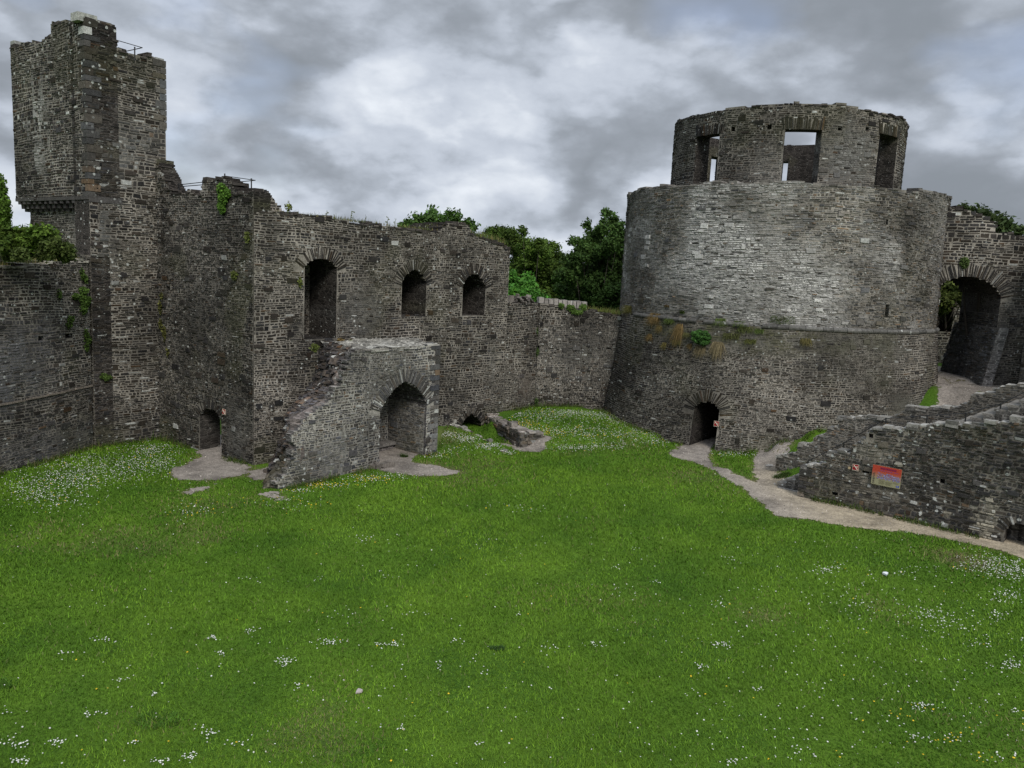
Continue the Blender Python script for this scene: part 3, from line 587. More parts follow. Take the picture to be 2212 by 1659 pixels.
c = S_PO.P(6.45, .05, -2.1); b.box(c, V(*S_PO.e, 0)*1.25, V(*S_PO.n, 0)*.24, V(0, 0, .22), (.09, .08, .075, 1)); b.build('bench', STONE, porch)
b = MB()
for k in range(9):
    c = S_PO.P(4.55+.1*k+random.random()*.3, .1+.1*random.random(), .08+random.random()*.25); b.box(c, V(*S_PO.e, 0)*random.uniform(.1, .22), V(*S_PO.n, 0)*random.uniform(.08, .18), V(0, 0, random.uniform(.06, .13)), V(.17, .15, .13)*random.uniform(.6, 1.3), .35)
b.build('footing_stones', STONE, porch)
# --- tall tower
tower = thing('tower', 'tall square ruined tower at the far left, corbelled out above the ivy', 'tower', (*T0, 0))
def zt(u, v): p = .5*blob(u, v, 1.6, 13., 1.3, 1.2, 4)*vn(u*6, v*6, 3)+.35*blob(u, v, .6, 8.8, .6, 1.5, 5)*sm(.45, .7, vn(u*4, v*.5, 1)); return np.clip(p, 0, .8), V(.3, .3, .28)
tt_ = tone(zone=zt, rh=(.055, .13), rl=(.15, .48), white=.03, moss=.3)
rt = px(S_TR, [(176, 36), (200, 42), (225, 50), (242, 57), (243, 82), (250, 96), (265, 108), (282, 121), (315, 127), (322, 121), (335, 126), (355, 134)])
rt = [(max(u, -.05), v) for u, v in rt]; rt.append((3.6, 16.6))
wall('right_face', tower, S_TR, .012, 3.42, -1, rt, 1.3, tt_, holes=[(.3, 2.9, .35, .28, .5)], jag=.10, cap=1, mat_=STONE_L)
def zt2(u, v): p = .75*blob(u, v, 4.6, 13.8, 1.1, 2.2, 9)*sm(.5, .62, vn(u*5.2, v*.9, 3)); return np.clip(p, 0, .9), V(.42, .41, .38)
tt2 = tone(zone=zt2, rh=(.06, .12), rl=(.12, .34), white=.03, moss=.3)
lt = px(S_TL, [(172, 40), (135, 40), (112, 46), (109, 58), (112, 72), (100, 84), (80, 90), (60, 94), (45, 97), (40, 101), (22, 98)]); lt = [(u, v) for u, v in lt if u < 7.2]+[(7.3, 17.4)]
wall('left_face', tower, S_TL, 0, 7.22, 10.5, lt, 1.3, tt2, jag=.10, cap=1, mat_=STONE_L)
S_TLL = S_TL.shifted(-.38); wall('lower_face', tower, S_TLL, .2, 6.7, 3, 10.45, 1.2, tone(zone=lambda u, v: (np.clip(.6*blob(u, v, 1.3, 9.6, 1.3, .8, 2), 0, .6), V(.2, .2, .19)), white=.03), jag=.0)
S_TLP = S_TL; wall('lower_face', tower, S_TLP, 0, .9, -1, 8.2, .8, tone(), jag=.02)
wall('rear_face', tower, Flat(S_TR.P(3.42, 0, 0)[:2], S_TR.P(3.42, 0, -6.)[:2], out_to=(0, 60)), .03, 6, 6, 16.4, 1., tone(), jag=.1)
wall('side_face', tower, Flat(S_TL.P(7.22, 0, 0)[:2], S_TL.P(7.22, 0, -3.5)[:2], out_to=(-60, 30)), .03, 3.4, 10.5, 17.2, 1., tone(), jag=.1)
b = MB(); u = .15
while u < 7.1:
    w = random.uniform(.22, .3)
    for (dz, dd, hh) in ((.22, .0, .11), (.02, -.13, .1), (-.14, -.27, .07)): c = S_TL.P(u+w/2, 10.24+dz, -.3+dd*.5+.02); b.box(c, V(*S_TL.e, 0)*w/2, V(*S_TL.n, 0)*(.3+dd*.5), V(0, 0, hh), V(.06, .055, .053)*random.uniform(.8, 1.3), .12)
    u += w+random.uniform(.22, .34)
b.build('corbels', STONE, tower)
b = MB(); c = S_TL.P(3.6, 10.56, -.18); b.box(c, V(*S_TL.e, 0)*3.62, V(*S_TL.n, 0)*.22, V(0, 0, .07), (.07, .065, .06, 0)); c = S_TR.P(.7, 10.52, -.1); b.box(c, V(*S_TR.e, 0)*.7, V(*S_TR.n, 0)*.13, V(0, 0, .12), (.075, .07, .066, 0)); b.build('string_course', STONE, tower)
quoins(tower, T0, S_TR.e, S_TL.e, 10.6, 17.5, tone(stone=(.05, .046, .041), var=.4), STONE_L, 1.0)
quoins(tower, S_TR.P(3.43, 0, 0), -S_TR.e, -S_TR.n, 13.8, 16.6, tone(stone=(.085, .08, .072), var=.2), STONE_L, 1.1)
b = MB(); c = S_TR.P(.15, 17.66, -.25); b.box(c, V(*S_TR.e, 0)*.42, V(*S_TR.n, 0)*.3, V(0, 0, .17), (.33, .33, .30, 0), .12); b.build('coping_stone', STONE_L, tower); b = MB(); c = S_TR.P(3.2, 16.65, -.2); b.box(c, V(*S_TR.e, 0)*.2, V(*S_TR.n, 0)*.2, V(0, 0, .17), (.3, .3, .28, 0), .1); b.build('coping_stone', STONE_L, tower); b = MB(); c = S_TL.P(7., 17.5, -.2); b.box(c, V(*S_TL.e, 0)*.22, V(*S_TL.n, 0)*.2, V(0, 0, .15), (.26, .26, .24, 0), .1); b.build('coping_stone', STONE_L, tower)
# --- left curtain wall
lw = thing('curtain_wall', 'left courtyard wall with a grassy top and pale mortar line, running towards the viewer', 'castle wall', (-18.2, 33, 0))
def zl(u, v): p = .85*blob(u, v, 11.3, 4.2, 2.2, 2., 4)*(.3+.7*vn(u*1.5, v*.6, 3))+.35*blob(u, v, 12.5, .6, 4, .8, 6); return np.clip(p, 0, .75), V(.155, .155, .16)
lwt = [(0, 7.6), (10.3, 7.72)]+px(S_LW, [(60, 573), (100, 567), (180, 562)])+[(15.5, 7.95)]
tl_ = tone(zone=zl, rh=(.055, .11), moss=.45); lz = S_LW.hit(60, 898)[1]
wall('stonework', lw, S_LW, 0, 15.15, -1, lwt, 1.6, tl_, holes=[(*S_LW.hit(88, 729), .28, .2, .5), (*S_LW.hit(149, 726), .32, .26, .5)], jag=.03, cap=.8, capcol=(.30, .28, .24))
b = MB(); u = 8.
while u < 15.1: w = random.uniform(.5, 1.1); c = S_LW.P(u+w/2, 2.35+.02*u+random.random()*.03, .0); b.box(c, V(*S_LW.e, 0)*(w/2-.01), V(*S_LW.n, 0)*random.uniform(.05, .08), V(0, 0, .035), V(.17, .145, .12)*random.uniform(.5, 1.3), .1); u += w
b.build('offset_course', STONE, lw)
# --- curtain wall behind
bw = thing('curtain_wall', 'far curtain wall between the hall and the round keep, above the daisy mound', 'castle wall', (KN[0], KN[1], .5))
b1t = px(S_B1, [(1100, 650), (1125, 655), (1150, 655)]); b1t = [(0, b1t[0][1])]+b1t+[(S_B1.L+.1, b1t[-1][1])]
def zb(u, v): p = .55*blob(u, v, 2.6, 3.8, 3.2, 1.8, 4)*(.4+.6*vn(u*5, v*6, 3)); return np.clip(p, 0, .8), V(.165, .160, .15)
wall('left_stretch', bw, S_B1, -.6, S_B1.L-.02, -.6, b1t, 1.2, tone(zone=lambda u, v: (np.clip(.5*blob(u, v, 1.5, 1.8, .8, 1., 4), 0, .6), V(.16, .13, .11)), moss=.6, rh=(.07, .13), rl=(.13, .4)), jag=.12, cap=1)
b2t = px(S_B2, [(1158, 655), (1200, 660), (1260, 668), (1300, 674), (1345, 681), (1370, 690)]); b2t = b2t+[(7.5, b2t[-1][1])]
wall('right_stretch', bw, S_B2, .02, 6.6, -.6, b2t, 1.4, tone(zone=zb, moss=.5, rh=(.06, .11), rl=(.1, .32), pro=(.008, .05), white=.04), holes=[(*S_B2.hit(1162, 750), .16, .18, .4), (*S_B2.hit(1243, 757), .12, .16, .4), (*S_B2.hit(1314, 752), .24, .18, .5), (*S_B2.hit(1107, 755), .12, .15, .4)], jag=.06, cap=1)
_bc = S_B2.shifted(-.9); a0, z0 = _bc.hit(1162, 655); a1, z1 = _bc.hit(1262, 665); b = MB(); u = a0
while u < a1:                                # row of upright pale coping stones
    w = random.uniform(.22, .36); s_ = (u-a0)/(a1-a0); c = _bc.P(u+w/2, z0+(z1-z0)*s_+.12, -.1); b.box(c, V(*_bc.e, 0)*(w/2-.015), V(*_bc.n, 0)*.25, V(0, 0, random.uniform(.2, .25)), V(.27, .25, .225)*random.uniform(.7, 1.3), .12); u += w
b.build('coping_stones', STONE_L, bw)
b = MB()
for k in range(46):                          # shattered slates on the wall head
    s_ = random.random(); u, z = S_B1.hit(1098+60*s_, 652); c = S_B1.P(u, z+random.uniform(-.02, .22), -random.uniform(.05, .9)); a_ = random.uniform(-1, 1); b.box(c, V(*S_B1.e*math.cos(a_), math.sin(a_))*random.uniform(.02, .04), V(*S_B1.n, 0)*random.uniform(.08, .2), V(*(-S_B1.e*math.sin(a_)), math.cos(a_))*random.uniform(.1, .24), V(.15, .135, .12)*random.uniform(.5, 1.6), .2)
b.build('loose_slates', STONE, bw)
# --- round keep
keep = thing('keep', 'huge round keep with battered base and a smaller roofless ring on top', 'castle keep', (*KC, 0))
cpx = lambda x, y: S_KE.hit(x, y)
c0u, c0v = cpx(1640, 590)
def zk(u, v):
    n_ = fbm(u*.5, v*.5, 14); p = 1.15-np.hypot((u-c0u+.3)/8.2, (v-c0v+.0)/3.9)+(n_-.5)*1.6; p = np.clip(p*1.25+.35*(vn(u*1.2, v*1.8, 8)-.5)*(p > .02), 0, 1)*.97+.2*sm(.4, .7, n_)*(v > 6.2)
    p = p*(v > 6.2)*(.6+.6*vn(u*3.1, v*8, 6)); return np.clip(p, 0, .97), V(.52, .505, .475)
tk = tone(zone=zk, stone=(.085, .078, .070), mortar=(.20, .185, .16), rh=(.045, .085), rl=(.12, .42), moss=.25, streak=.45, white=.02, pro=(.006, .05))
R0 = 8.7; full = math.pi*R0
slit = S_KE.hit(1916, 672)
wall('drum', keep, S_KE, -full, full, 6.3, [(-full, 13.0), (-4, 13.1), (0, 13.15), (3, 13.0), (6, 13.05), (9, 13.2), (full, 13.0)], 1.1, tk, holes=[(slit[0], slit[1], .22, .75, .6), (*cpx(1917, 480), .12, .35, .4), (*cpx(1507, 760), .01, .01, .1)], jag=.10, wrap=True, cell=.13, cap=1)
dl, dr_ = S_KE.hit(1487, 955), S_KE.hit(1545, 972); K_DO = arch(dl[0]+.02, dr_[0]-.0, -.6, S_KE.hit(1489, 889)[1], S_KE.hit(1516, 867)[1]+.03, 4.6, 2.2, .62)
def zkb(u, v):
    p = .5*blob(u, v, -1, 5.6, 7, .7, 6)+.35*blob(u, v, 6, 5.2, 5, 1.3, 7)*vn(u*2, v*3, 5)+.45*blob(u, v, 7.6, 2.6, 1.4, .7, 5); 
    q = np.clip(1.2-np.hypot((u-_mu)/6.2, (v-5.75)/.95), 0, 1)*sm(.38, .6, fbm(u*1.4, v*2.2, 17)); w = (q/(q+p+1e-6))[:, None]
    return np.clip(np.maximum(p, q*.8), 0, .8), V(.17, .165, .135)[None]*(1-w)+V(.10, .10, .035)[None]*w
_mu = S_KE.hit(1590, 720)[0]
tkb = tone(big=.004, zone=zkb, rh=(.05, .10), rl=(.11, .36), moss=.4, streak=.4, white=.012)
wall('battered_base', keep, S_KE, -R0*1.45, R0*1.45, -.8, 6.28, 5.0, tkb, [K_DO], jag=0., cell=.11, back=False)
b = MB(); u = -12.
while u < 12.:                               # rounded string course, missing in places
    w = random.uniform(.35, .9)
    if not (random.random() < .22 and u < 3) and u > -8.4:
        pts = [S_KE.P(u+w*s_, 6.27, .03) for s_ in np.linspace(.015, .985, 4)]; b.tube(pts, .115, V(.13, .125, .115)*random.uniform(.6, 1.3), 9)
    u += w
b.build('string_course', STONE_L, keep, smooth=False)
b = MB(); seg = 72; vs = []
for k in range(seg): a_ = 2*math.pi*k/seg; vs += [(KC[0]+5.3*math.cos(a_), KC[1]+5.3*math.sin(a_), 12.75), (KC[0]+8.2*math.cos(a_), KC[1]+8.2*math.sin(a_), 12.70)]
b.add(vs, [(2*k, 2*k+1, (2*k+3) % (2*seg), (2*k+2) % (2*seg)) for k in range(seg)], (.12, .115, .1, 0)); b.build('wall_walk', STONE, keep)
turret = wall('ring_turret_base', keep, S_TU, -math.pi*6.25, math.pi*6.25, 12.6, 12.9, .9, tone(), wrap=True, cell=.2, back=False, jag=0)
hu = lambda x, y, far=False: S_TU.hit(x, y, far=far)
(ua, _), (ub, _) = hu(1691, 330), hu(1770, 330); vt = hu(1730, 279)[1]
(uc_, _), (ud, _) = hu(1503, 330), hu(1553, 330); vl = hu(1528, 291)[1]
(ue_, _), (uf, _) = hu(1896, 330), hu(1937, 330); vr = hu(1915, 290)[1]
OT = [arch(ua, ub, 12.7, vt-.3, vt, .9, 0, .6, True), arch(uc_, ud, 12.7, vl-.3, vl, .9, 0, .6, True), arch(ue_, uf, 12.7, vr-.3, vr, .9, 0, .6, True)]
def farwin(x0, x1, y0, y1, pos=None):
    a_, b_ = hu(x0, (y0+y1)/2, True)[0], hu(x1, (y0+y1)/2, True)[0]; TP = 2*math.pi*6.25; a_, b_ = (a_ % TP), (b_ % TP); a_, b_ = min(a_, b_), max(a_, b_); k_ = TP if a_ > TP/2 else 0; a_ -= k_; b_ -= k_; return arch(a_, b_, 12.7, hu((x0+x1)/2, y0, True)[1]-.3, hu((x0+x1)/2, y0, True)[1], .9, 0, .4, True)
FW = [farwin(1688, 1704, 351, 390), farwin(1512, 1545, 341, 390)]
def ztu(u, v): cu, cv = hu(1838, 335); p = 1.1*blob(u, v, cu, cv-.1, 1.5, 1.6, 3)*(.5+.6*vn(u*4, v*5, 3))+.35*blob(u, v, cu-3.4, 14.2, 2., 1.2, 4); return np.clip(p, 0, .85), V(.21, .205, .19)
_q = [hu(x, y, True) for x, y in ((1500, 296), (1540, 304), (1690, 317), (1730, 316), (1775, 314))]; TT = sorted([(-11, 17.15), (-4, 17.1), (0, 17.22), (3, 17.2), (5, 17.0), (11, 17.15)]+[(u, v-.08) for u, v in _q])
TT = [(-20, TT[0][1])]+TT+[(20, TT[-1][1])]; print('TT', TT)
th_ = [(*hu(x, y), .22, .2, .4) for x, y in ((1663, 274), (1583, 280), (1813, 278), (1872, 279))]
wall('ring_turret', keep, S_TU, -math.pi*6.25, math.pi*6.25, 12.9, TT, .9, tone(zone=ztu, rh=(.05, .10), rl=(.11, .34), white=.02), OT+FW, th_, jag=.07, wrap=True, cell=.11, cap=.8)
# --- wall with the passage arch on the right
gw = thing('gateway_wall', 'wall right of the keep pierced by a wide dark segmental arch', 'castle wall', (24, 42.4, 3.5))
al, ar = S_AR.hit(2012, 660)[0], S_AR.hit(2160, 650)[0]; av, asp = S_AR.hit(2098, 598)[1], S_AR.hit(2163, 646)[1]
A_GT = arch(al, ar, 2., asp, av, 4.2, 1.9, .75, True)
gt = px(S_AR, [(2045, 447), (2068, 450), (2085, 455), (2105, 460), (2130, 470), (2148, 480), (2153, 505), (2180, 508), (2212, 512)]); gt = [(0, gt[0][1])]+gt+[(10, gt[-1][1])]
wall('front_wall', gw, S_AR, .2, 9, 1, gt, 4.2, tone(rh=(.08, .15), rl=(.2, .5), zone=lambda u, v: (np.clip(.6*blob(u, v, 4.6, 12.5, .7, .8, 5)*0+.3*(u > ar)*(v < 9)*vn(u*3, v, 3), 0, .6), V(.15, .145, .14))), [A_GT], jag=.06, cap=1, cell=.12)
_j0, _j1 = S_AR.P(ar, 0, -.05)[:2], S_AR.P(ar, 0, -4.15)[:2]
wall('passage_wall', gw, Flat(_j0, _j1, out_to=S_AR.P(ar-2, 0, -1)[:2]), .1, 4.1, 2.5, 7.3, .3, tone(stone=(.04, .038, .038), mortar=(.13, .12, .11), pro=(.01, .07)), back=False, jag=0)
_jb = Flat(_j0, _j1, out_to=S_AR.P(ar-2, 0, -1)[:2])
class Batter(Flat):
    def P(s, u, v, d): return Flat.P(s, u, v, np.asarray(d, float)+(6.6-np.asarray(v, float))*.16+.08)
_bt = Batter.__new__(Batter); _bt.A, _bt.e, _bt.n, _bt.L = _jb.A, _jb.e, _jb.n, _jb.L
wall('battered_plinth', gw, _bt, -.5, 4.4, 2.5, 6.6, .5, tone(stone=(.06, .057, .057), mortar=(.13, .12, .11), pro=(.01, .09), zone=lambda u, v: (np.clip(.35*vn(u*2.5, v*.5, 4), 0, .5), V(.19, .19, .18))), back=False, jag=0, capcol=(.1, .095, .085))
fw = thing('curtain_wall', 'shaded ruined wall seen through the passage arch beside the keep', 'castle wall', (21, 52, 3.5))
S_FW = Flat((19.5, 53.5), (30, 52.5), out_to=(24, 0)); fp = [S_FW.hit(x, y) for x, y in ((2018, 664), (2045, 662), (2050, 650), (2075, 648), (2080, 640))]
wall('stonework', fw, S_FW, 0, 10, 2, [(0, fp[0][1])]+fp+[(10, fp[-1][1]+.5)], 1., tone(rh=(.09, .16)), holes=[(*S_FW.hit(2040, 690), 1.0, 1.6, .9)], jag=.15, cap=1)
rw = thing('buttress_wall', 'dark wall at the right edge of the courtyard, stepping down to a ledge', 'castle wall', (27.3, 42, 3.5))
S_RW = Flat((26.95, 42.1), (26.2, 36.5), out_to=(0, 40)); wall('stonework', rw, S_RW, .05, 5.5, 2, px(S_RW, [(2196, 512)])+[(5.5, 11.4)], 1.2, tone(stone=(.055, .053, .052)), jag=.06, cap=1)
_rl = S_RW.shifted(.35); wall('stepped_plinth', rw, _rl, .05, 5.5, 2, [(0, 5.9), (1.2, 5.8), (1.3, 4.9), (5.5, 4.7)], .6, tone(stone=(.10, .095, .085), mortar=(.25, .23, .2)), jag=.08, cap=1, capcol=(.22, .21, .19))
# --- outdoor staircase on the right
st = thing('staircase', 'stone staircase between two stepped parapet walls, climbing right from the path', 'staircase', (_sa[0], _sa[1], 0))
_su = S_SF.hit(2138, 1110)[0]
def zs(u, v):
    p = .95*sm(.50, .62, vn(u*4.2, v*.55, 23))*0+.95*np.clip(sum(np.exp(-((u-_su-o+.05*np.sin(v*6+o*9)+.06*(vn(v*5, u*0, 3)-.5))/w_)**2)*sm(h+.12, h-.1, v)*(v > l) for o, h, w_, l in ((-.42, 1.05, .07, .1), (-.27, .95, .05, .3), (-.05, 1.55, .09, .5), (.02, .55, .16, -.2), (.16, 1.25, .06, .6), (-1.35, .95, .05, .35))), 0, 1)*(.55+.6*vn(u*9, v*11, 2))+.45*blob(u, v, 2.4, 1., 1.6, .8, 9)*vn(u*4, v*6, 3)+.3*blob(u, v, 2.6, 2.4, .7, .5, 2); return np.clip(p, 0, .9), V(.46, .42, .33)
sft = px(S_SF, [(1728, 1012), (1745, 1003), (1783, 1001), (1785, 984), (1838, 978), (1842, 962), (1872, 950), (1876, 931), (1950, 926), (2030, 914), (2120, 917), (2200, 905), (2212, 902)]); sft = [(-.2, sft[0][1])]+sft+[(12, 6.0)]
A_RT = arch(6.98, 7.9, -.6, .35, .78, .9, 1.8, .3)
ts = tone(zone=zs, stone=(.058, .052, .046), mortar=(.17, .155, .13), rh=(.055, .12), rl=(.10, .34), moss=.5, white=.02, pro=(.008, .06))
wall('front_wall', st, S_SF, -.12, 11.5, -1, sft, .65, ts, [A_RT], [(*S_SF.hit(1804, 1066), .22, .16, .4), (*S_SF.hit(1870, 1020), .2, .14, .4), (*S_SF.hit(2035, 1039), .18, .14, .4), (*S_SF.hit(1883, 942), .18, .22, .3)], jag=.06, cell=.08, cap=1, capcol=(.21, .20, .18), mat_=STONE_L)
srt = px(S_SR, [(1677, 985), (1700, 981), (1724, 978), (1726, 961), (1755, 958), (1761, 942), (1785, 938), (1788, 925), (1810, 920), (1813, 902), (1925, 903), (1967, 881), (2068, 879), (2092, 868), (2096, 852), (2150, 848), (2160, 832), (2212, 826)]); u0r = srt[0][0]
wall('rear_wall', st, S_SR, u0r, 12.5, -1, srt+[(13, srt[-1][1]+.3)], .6, tone(rh=(.055, .11), rl=(.12, .36), stone=(.062, .056, .049), zone=lambda u, v: (np.clip(.3*vn(u*3, v*5, 3), 0, .6), V(.16, .15, .135))), jag=.06, cell=.09, cap=.8, capcol=(.19, .18, .16), mat_=STONE_L)
quoins(st, S_SF.P(-.12, 0, 0), S_SF.e, -S_SF.n, -.3, 1.2, tone(stone=(.11, .10, .09)), STONE_L, .7)
zprof = lambda u: np.interp(u, [u0r+.2, -1.4, .2, 3.2, 5.0, 6.8, 11], [0., .1, 1.05, 2.9, 3.7, 4.75, 6.6]); u = u0r+.4; zl_ = 0.
while u < 11.:
    z = float(zprof(u))
    if z-zl_ > .19 or u > 10.9:
        u2 = u
        while u2 < 11 and zprof(u2)-z < .2: u2 += .05
        b = MB(); c = S_SF.P((u+u2)/2+.1, 0, -1.68); hz = (z+1)/2; b.box((c[0], c[1], z-hz), V(*S_SF.e, 0)*((u2-u)/2+.1), V(*S_SF.n, 0)*1.02, V(0, 0, hz), (.085, .08, .072, 1)); 
        for k in range(4): c = S_SF.P((u+u2)/2+.05, z+.02, -.92-.5*k); b.box(c, V(*S_SF.e, 0)*((u2-u)/2+.12), V(*S_SF.n, 0)*.235, V(0, 0, .045), V(.17, .158, .14)*random.uniform(.7, 1.2), .06)
        b.build('step', STONE_L, st); zl_ = z
    u += .05
# low pier between steps and path
b = MB()
for k in range(14):
    c = S_SF.P(-.9+random.uniform(-.9, .6), .03+.03*random.random(), -.9-random.uniform(-.3, 1.4)); b.box(c, V(*S_SF.e, 0)*random.uniform(.2, .4), V(*S_SF.n, 0)*random.uniform(.12, .22), V(0, 0, .04), V(.22, .205, .185)*random.uniform(.7, 1.2), .2)
b.build('landing_slabs', STONE_L, st)
# --- low revetment of the sunk channel
rv = thing('low_wall', 'low rubble retaining wall of the sunk channel below the grass mound', 'retaining wall', tuple(gp(1120, 972)))
q0, q1, q2 = S_HALL.P(13.45, 0, .05)[:2], gp(1118, 975, -.1)[:2]+V(.1, .55), gp(1196, 962, .05)[:2]+V(0, .2)
S_R1 = Flat(q0, q1); S_R2 = Flat(q1, q2)
tr = tone(stone=(.10, .088, .078), mortar=(.12, .105, .085), rh=(.09, .17), rl=(.15, .45), pro=(.01, .14), white=.08, moss=.2)
wall('stonework', rv, S_R1, 0, S_R1.L-.02, -.6, [(0, .62), (S_R1.L, .6)], .7, tr, jag=.14, cap=1.3, capcol=(.19, .17, .15)); wall('stonework', rv, S_R2, .0, S_R2.L, -.6, [(0, .6), (S_R2.L*.6, .52), (S_R2.L, .25)], .7, tr, jag=.14, cap=1.3, capcol=(.19, .17, .15))
q0b, q1b = S_HALL.P(11.2, 0, .05)[:2], gp(1100, 978, .0)[:2]
wall('stonework', rv, Flat(q1b, q0b, out_to=(8, 44)), 0, 5.5, -.6, [(0, .06), (2, .25), (5.5, .6)], .35, tr, jag=.08, cap=1.2, capcol=(.26, .25, .22))
# ============================================================ vegetation
# earth terrace behind the left wall
ts_ = [(-20.2, 12), (-19.3, 31), (-19.0, 35.2), (-24, 39.5), (-45, 39), (-45, 12)]
b = MB(); b.add([(x, y, 7.62) for x, y in ts_]+[(x, y, -1) for x, y in ts_], [(0, 1, 2, 3, 4, 5)]+[(i, (i+1) % 6, (i+1) % 6+6, i+6) for i in range(6)], (.2, .2, .2, 0)); props(b.build('terrace', GRASS), kind='structure')
def leaves(c, n, size, col, asp=.62, flat=.6):
    """c (N,3) centres, n (N,3) preferred normals, returns arrays for leaf quads"""
    N = len(c); size = np.broadcast_to(size, N)[:, None]; nn = n+flat*rng.normal(size=(N, 3)); nn /= np.linalg.norm(nn, axis=1)[:, None]+1e-9
    t = np.cross(nn, rng.normal(size=(N, 3))); t /= np.linalg.norm(t, axis=1)[:, None]+1e-9; s = np.cross(nn, t)
    P = np.stack([c-t*size, c+s*size*asp, c+t*size, c-s*size*asp], 1).reshape(-1, 3)
    return P, np.arange(4*N).reshape(-1, 4), np.repeat(col, 4, 0)
def crown_pts(cen, rad, n, seed, squash=.85, thin=.42):
    d = rng.normal(size=(n, 3)); d /= np.linalg.norm(d, axis=1)[:, None]; r = rng.random(n)**.45
    p = d*r[:, None]*rad*V(1, 1, squash); f = fbm(d[:, 0]*2.6+seed+7, d[:, 1]*2.6+d[:, 2]*3.1+9, seed); k = f+.25*(1-r) > thin
    return (cen+p)[k], d[k], r[k]
def tree(name, label, cat, lobes, D, col, leaf=.13, dens=55, zb=-2.6, group=None, spread=.9, thin=.42, trunk=True, droop=0.):
    D0 = D; P_, N_, C_ = [], [], []; cs = []
    for i, (x, y, r) in enumerate(lobes):
        d_ = D0+random.uniform(-1, 1)*spread*2; c = at_dist(x, y, d_); R_ = r/FOC*np.linalg.norm(c-C0)*1.08; cs.append((c, R_)); g0 = random.uniform(.72, 1.3)
        for k in range(int(R_*R_*9)+6):                       # each lobe breaks into clumps
            dd = rng.normal(size=3); dd /= np.linalg.norm(dd); cc = c+dd*R_*random.uniform(.2, .92)*V(1, 1, .9); rr = R_*random.uniform(.16, .34)+.12
            n_ = int(dens*rr*rr*8/(leaf/.13)**2)+12; p, d, r_ = crown_pts(cc, rr, n_, random.randrange(90), .75, thin); p = p+rng.normal(size=p.shape)*leaf*1.1
            g = g0*random.uniform(.7, 1.35)*np.exp(rng.normal(size=len(p))*.22)
            cl = V(*col)[None]*g[:, None]; wy = rng.random(len(p))[:, None]*.25; cl = cl*(1-wy)+cl*V(1.7, 1.2, .6)*wy
            P_.append(p); N_.append(d*.6+V(0, 0, .7)); C_.append(cl)
    base = cs[0][0].copy(); base = np.mean([c for c, _ in cs], 0); base[2] = zb
    root = thing(name, label, cat, base, group)
    p, f, c = leaves(np.vstack(P_), np.vstack(N_), leaf*np.exp(rng.normal(size=sum(map(len, P_)))*.25), np.vstack(C_))
    obj('crown', p, f, LEAF, root, c)
    if trunk:
        b = MB(); top = np.mean([c for c, _ in cs], 0); h = top[2]-zb; pts = [base+(top-base)*t+V(.25*math.sin(5*t), .2*math.sin(7*t), 0) for t in np.linspace(0, 1, 7)]
        b.tube(pts, [h*.030*(1-.9*t)+.02 for t in np.linspace(0, 1, 7)], (.06, .05, .04, 0))
        for c, R_ in cs:
            s_ = random.uniform(.35, .75); q = base+(top-base)*s_; mid = (q+c)/2+V(0, 0, -.12*np.linalg.norm(c-q)); b.tube([q, mid, c], [h*.010*(1.2-s_)+.02, .04, .015], (.055, .048, .04, 0), 6)
        b.build('trunk', BARK, root, True)
    return root
tree('ash_tree', 'feathery green tree top rising just behind the hall wall', 'tree', [(905, 480, 20), (884, 482, 13), (940, 468, 20), (925, 474, 16), (962, 480, 22), (986, 470, 13), (1003, 482, 12), (940, 495, 30), (874, 490, 10), (1022, 492, 7), (937, 458, 9), (968, 463, 8), (990, 500, 24)], 56, (.062, .125, .030), .11, 75, thin=.50)
tree('oak_tree', 'dark rounded tree beyond the hall end, lit olive on its top', 'tree', [(1078, 508, 20), (1100, 512, 24), (1118, 530, 34), (1150, 545, 34), (1183, 540, 24), (1204, 552, 14), (1140, 580, 46), (1190, 585, 40), (1120, 620, 40), (1222, 610, 34), (1180, 640, 40), (1060, 500, 12), (1130, 497, 8), (1240, 650, 30), (1165, 525, 12)], 72, (.072, .125, .024), .115, 85, spread=1.6, thin=.32)
tree('hazel_bush', 'vivid light green bush just over the far curtain wall', 'bush', [(1112, 612, 22), (1135, 630, 24), (1108, 640, 22), (1160, 640, 16), (1104, 594, 11), (1182, 652, 10), (1140, 604, 12), (1125, 655, 22), (1150, 658, 20)], 53, (.075, .21, .035), .12, 75, thin=.42)
tree('sycamore_tree', 'very dark tall tree against the left flank of the keep', 'tree', [(1322, 478, 17), (1338, 500, 20), (1340, 540, 24), (1342, 600, 26), (1318, 535, 26), (1280, 545, 26), (1225, 590, 26), (1300, 492, 18), (1285, 512, 22), (1330, 510, 26), (1255, 532, 17), (1300, 550, 38), (1240, 560, 26), (1255, 590, 34), (1330, 580, 44), (1285, 620, 44), (1235, 630, 34), (1330, 650, 44), (1262, 662, 30), (1312, 462, 8), (1238, 520, 8), (1268, 488, 6)], 63, (.048, .095, .024), .11, 95, spread=1.1, thin=.26)
tree('elder_tree', 'small loose tree top poking over the gateway wall', 'tree', [(2138, 468, 14), (2160, 478, 16), (2182, 492, 12), (2122, 458, 8), (2098, 456, 6), (2200, 500, 8), (2080, 452, 4), (2150, 492, 18)], 52, (.060, .095, .035), .13, 60, thin=.48)
tree('thorn_tree', 'sunlit olive bush glimpsed through the passage arch', 'bush', [(2042, 652, 16), (2060, 644, 18), (2032, 630, 18), (2060, 618, 18), (2078, 650, 12), (2028, 668, 12), (2045, 605, 16), (2075, 625, 16), (2020, 650, 14)], 60, (.085, .115, .030), .12, 90, zb=2, thin=.38)
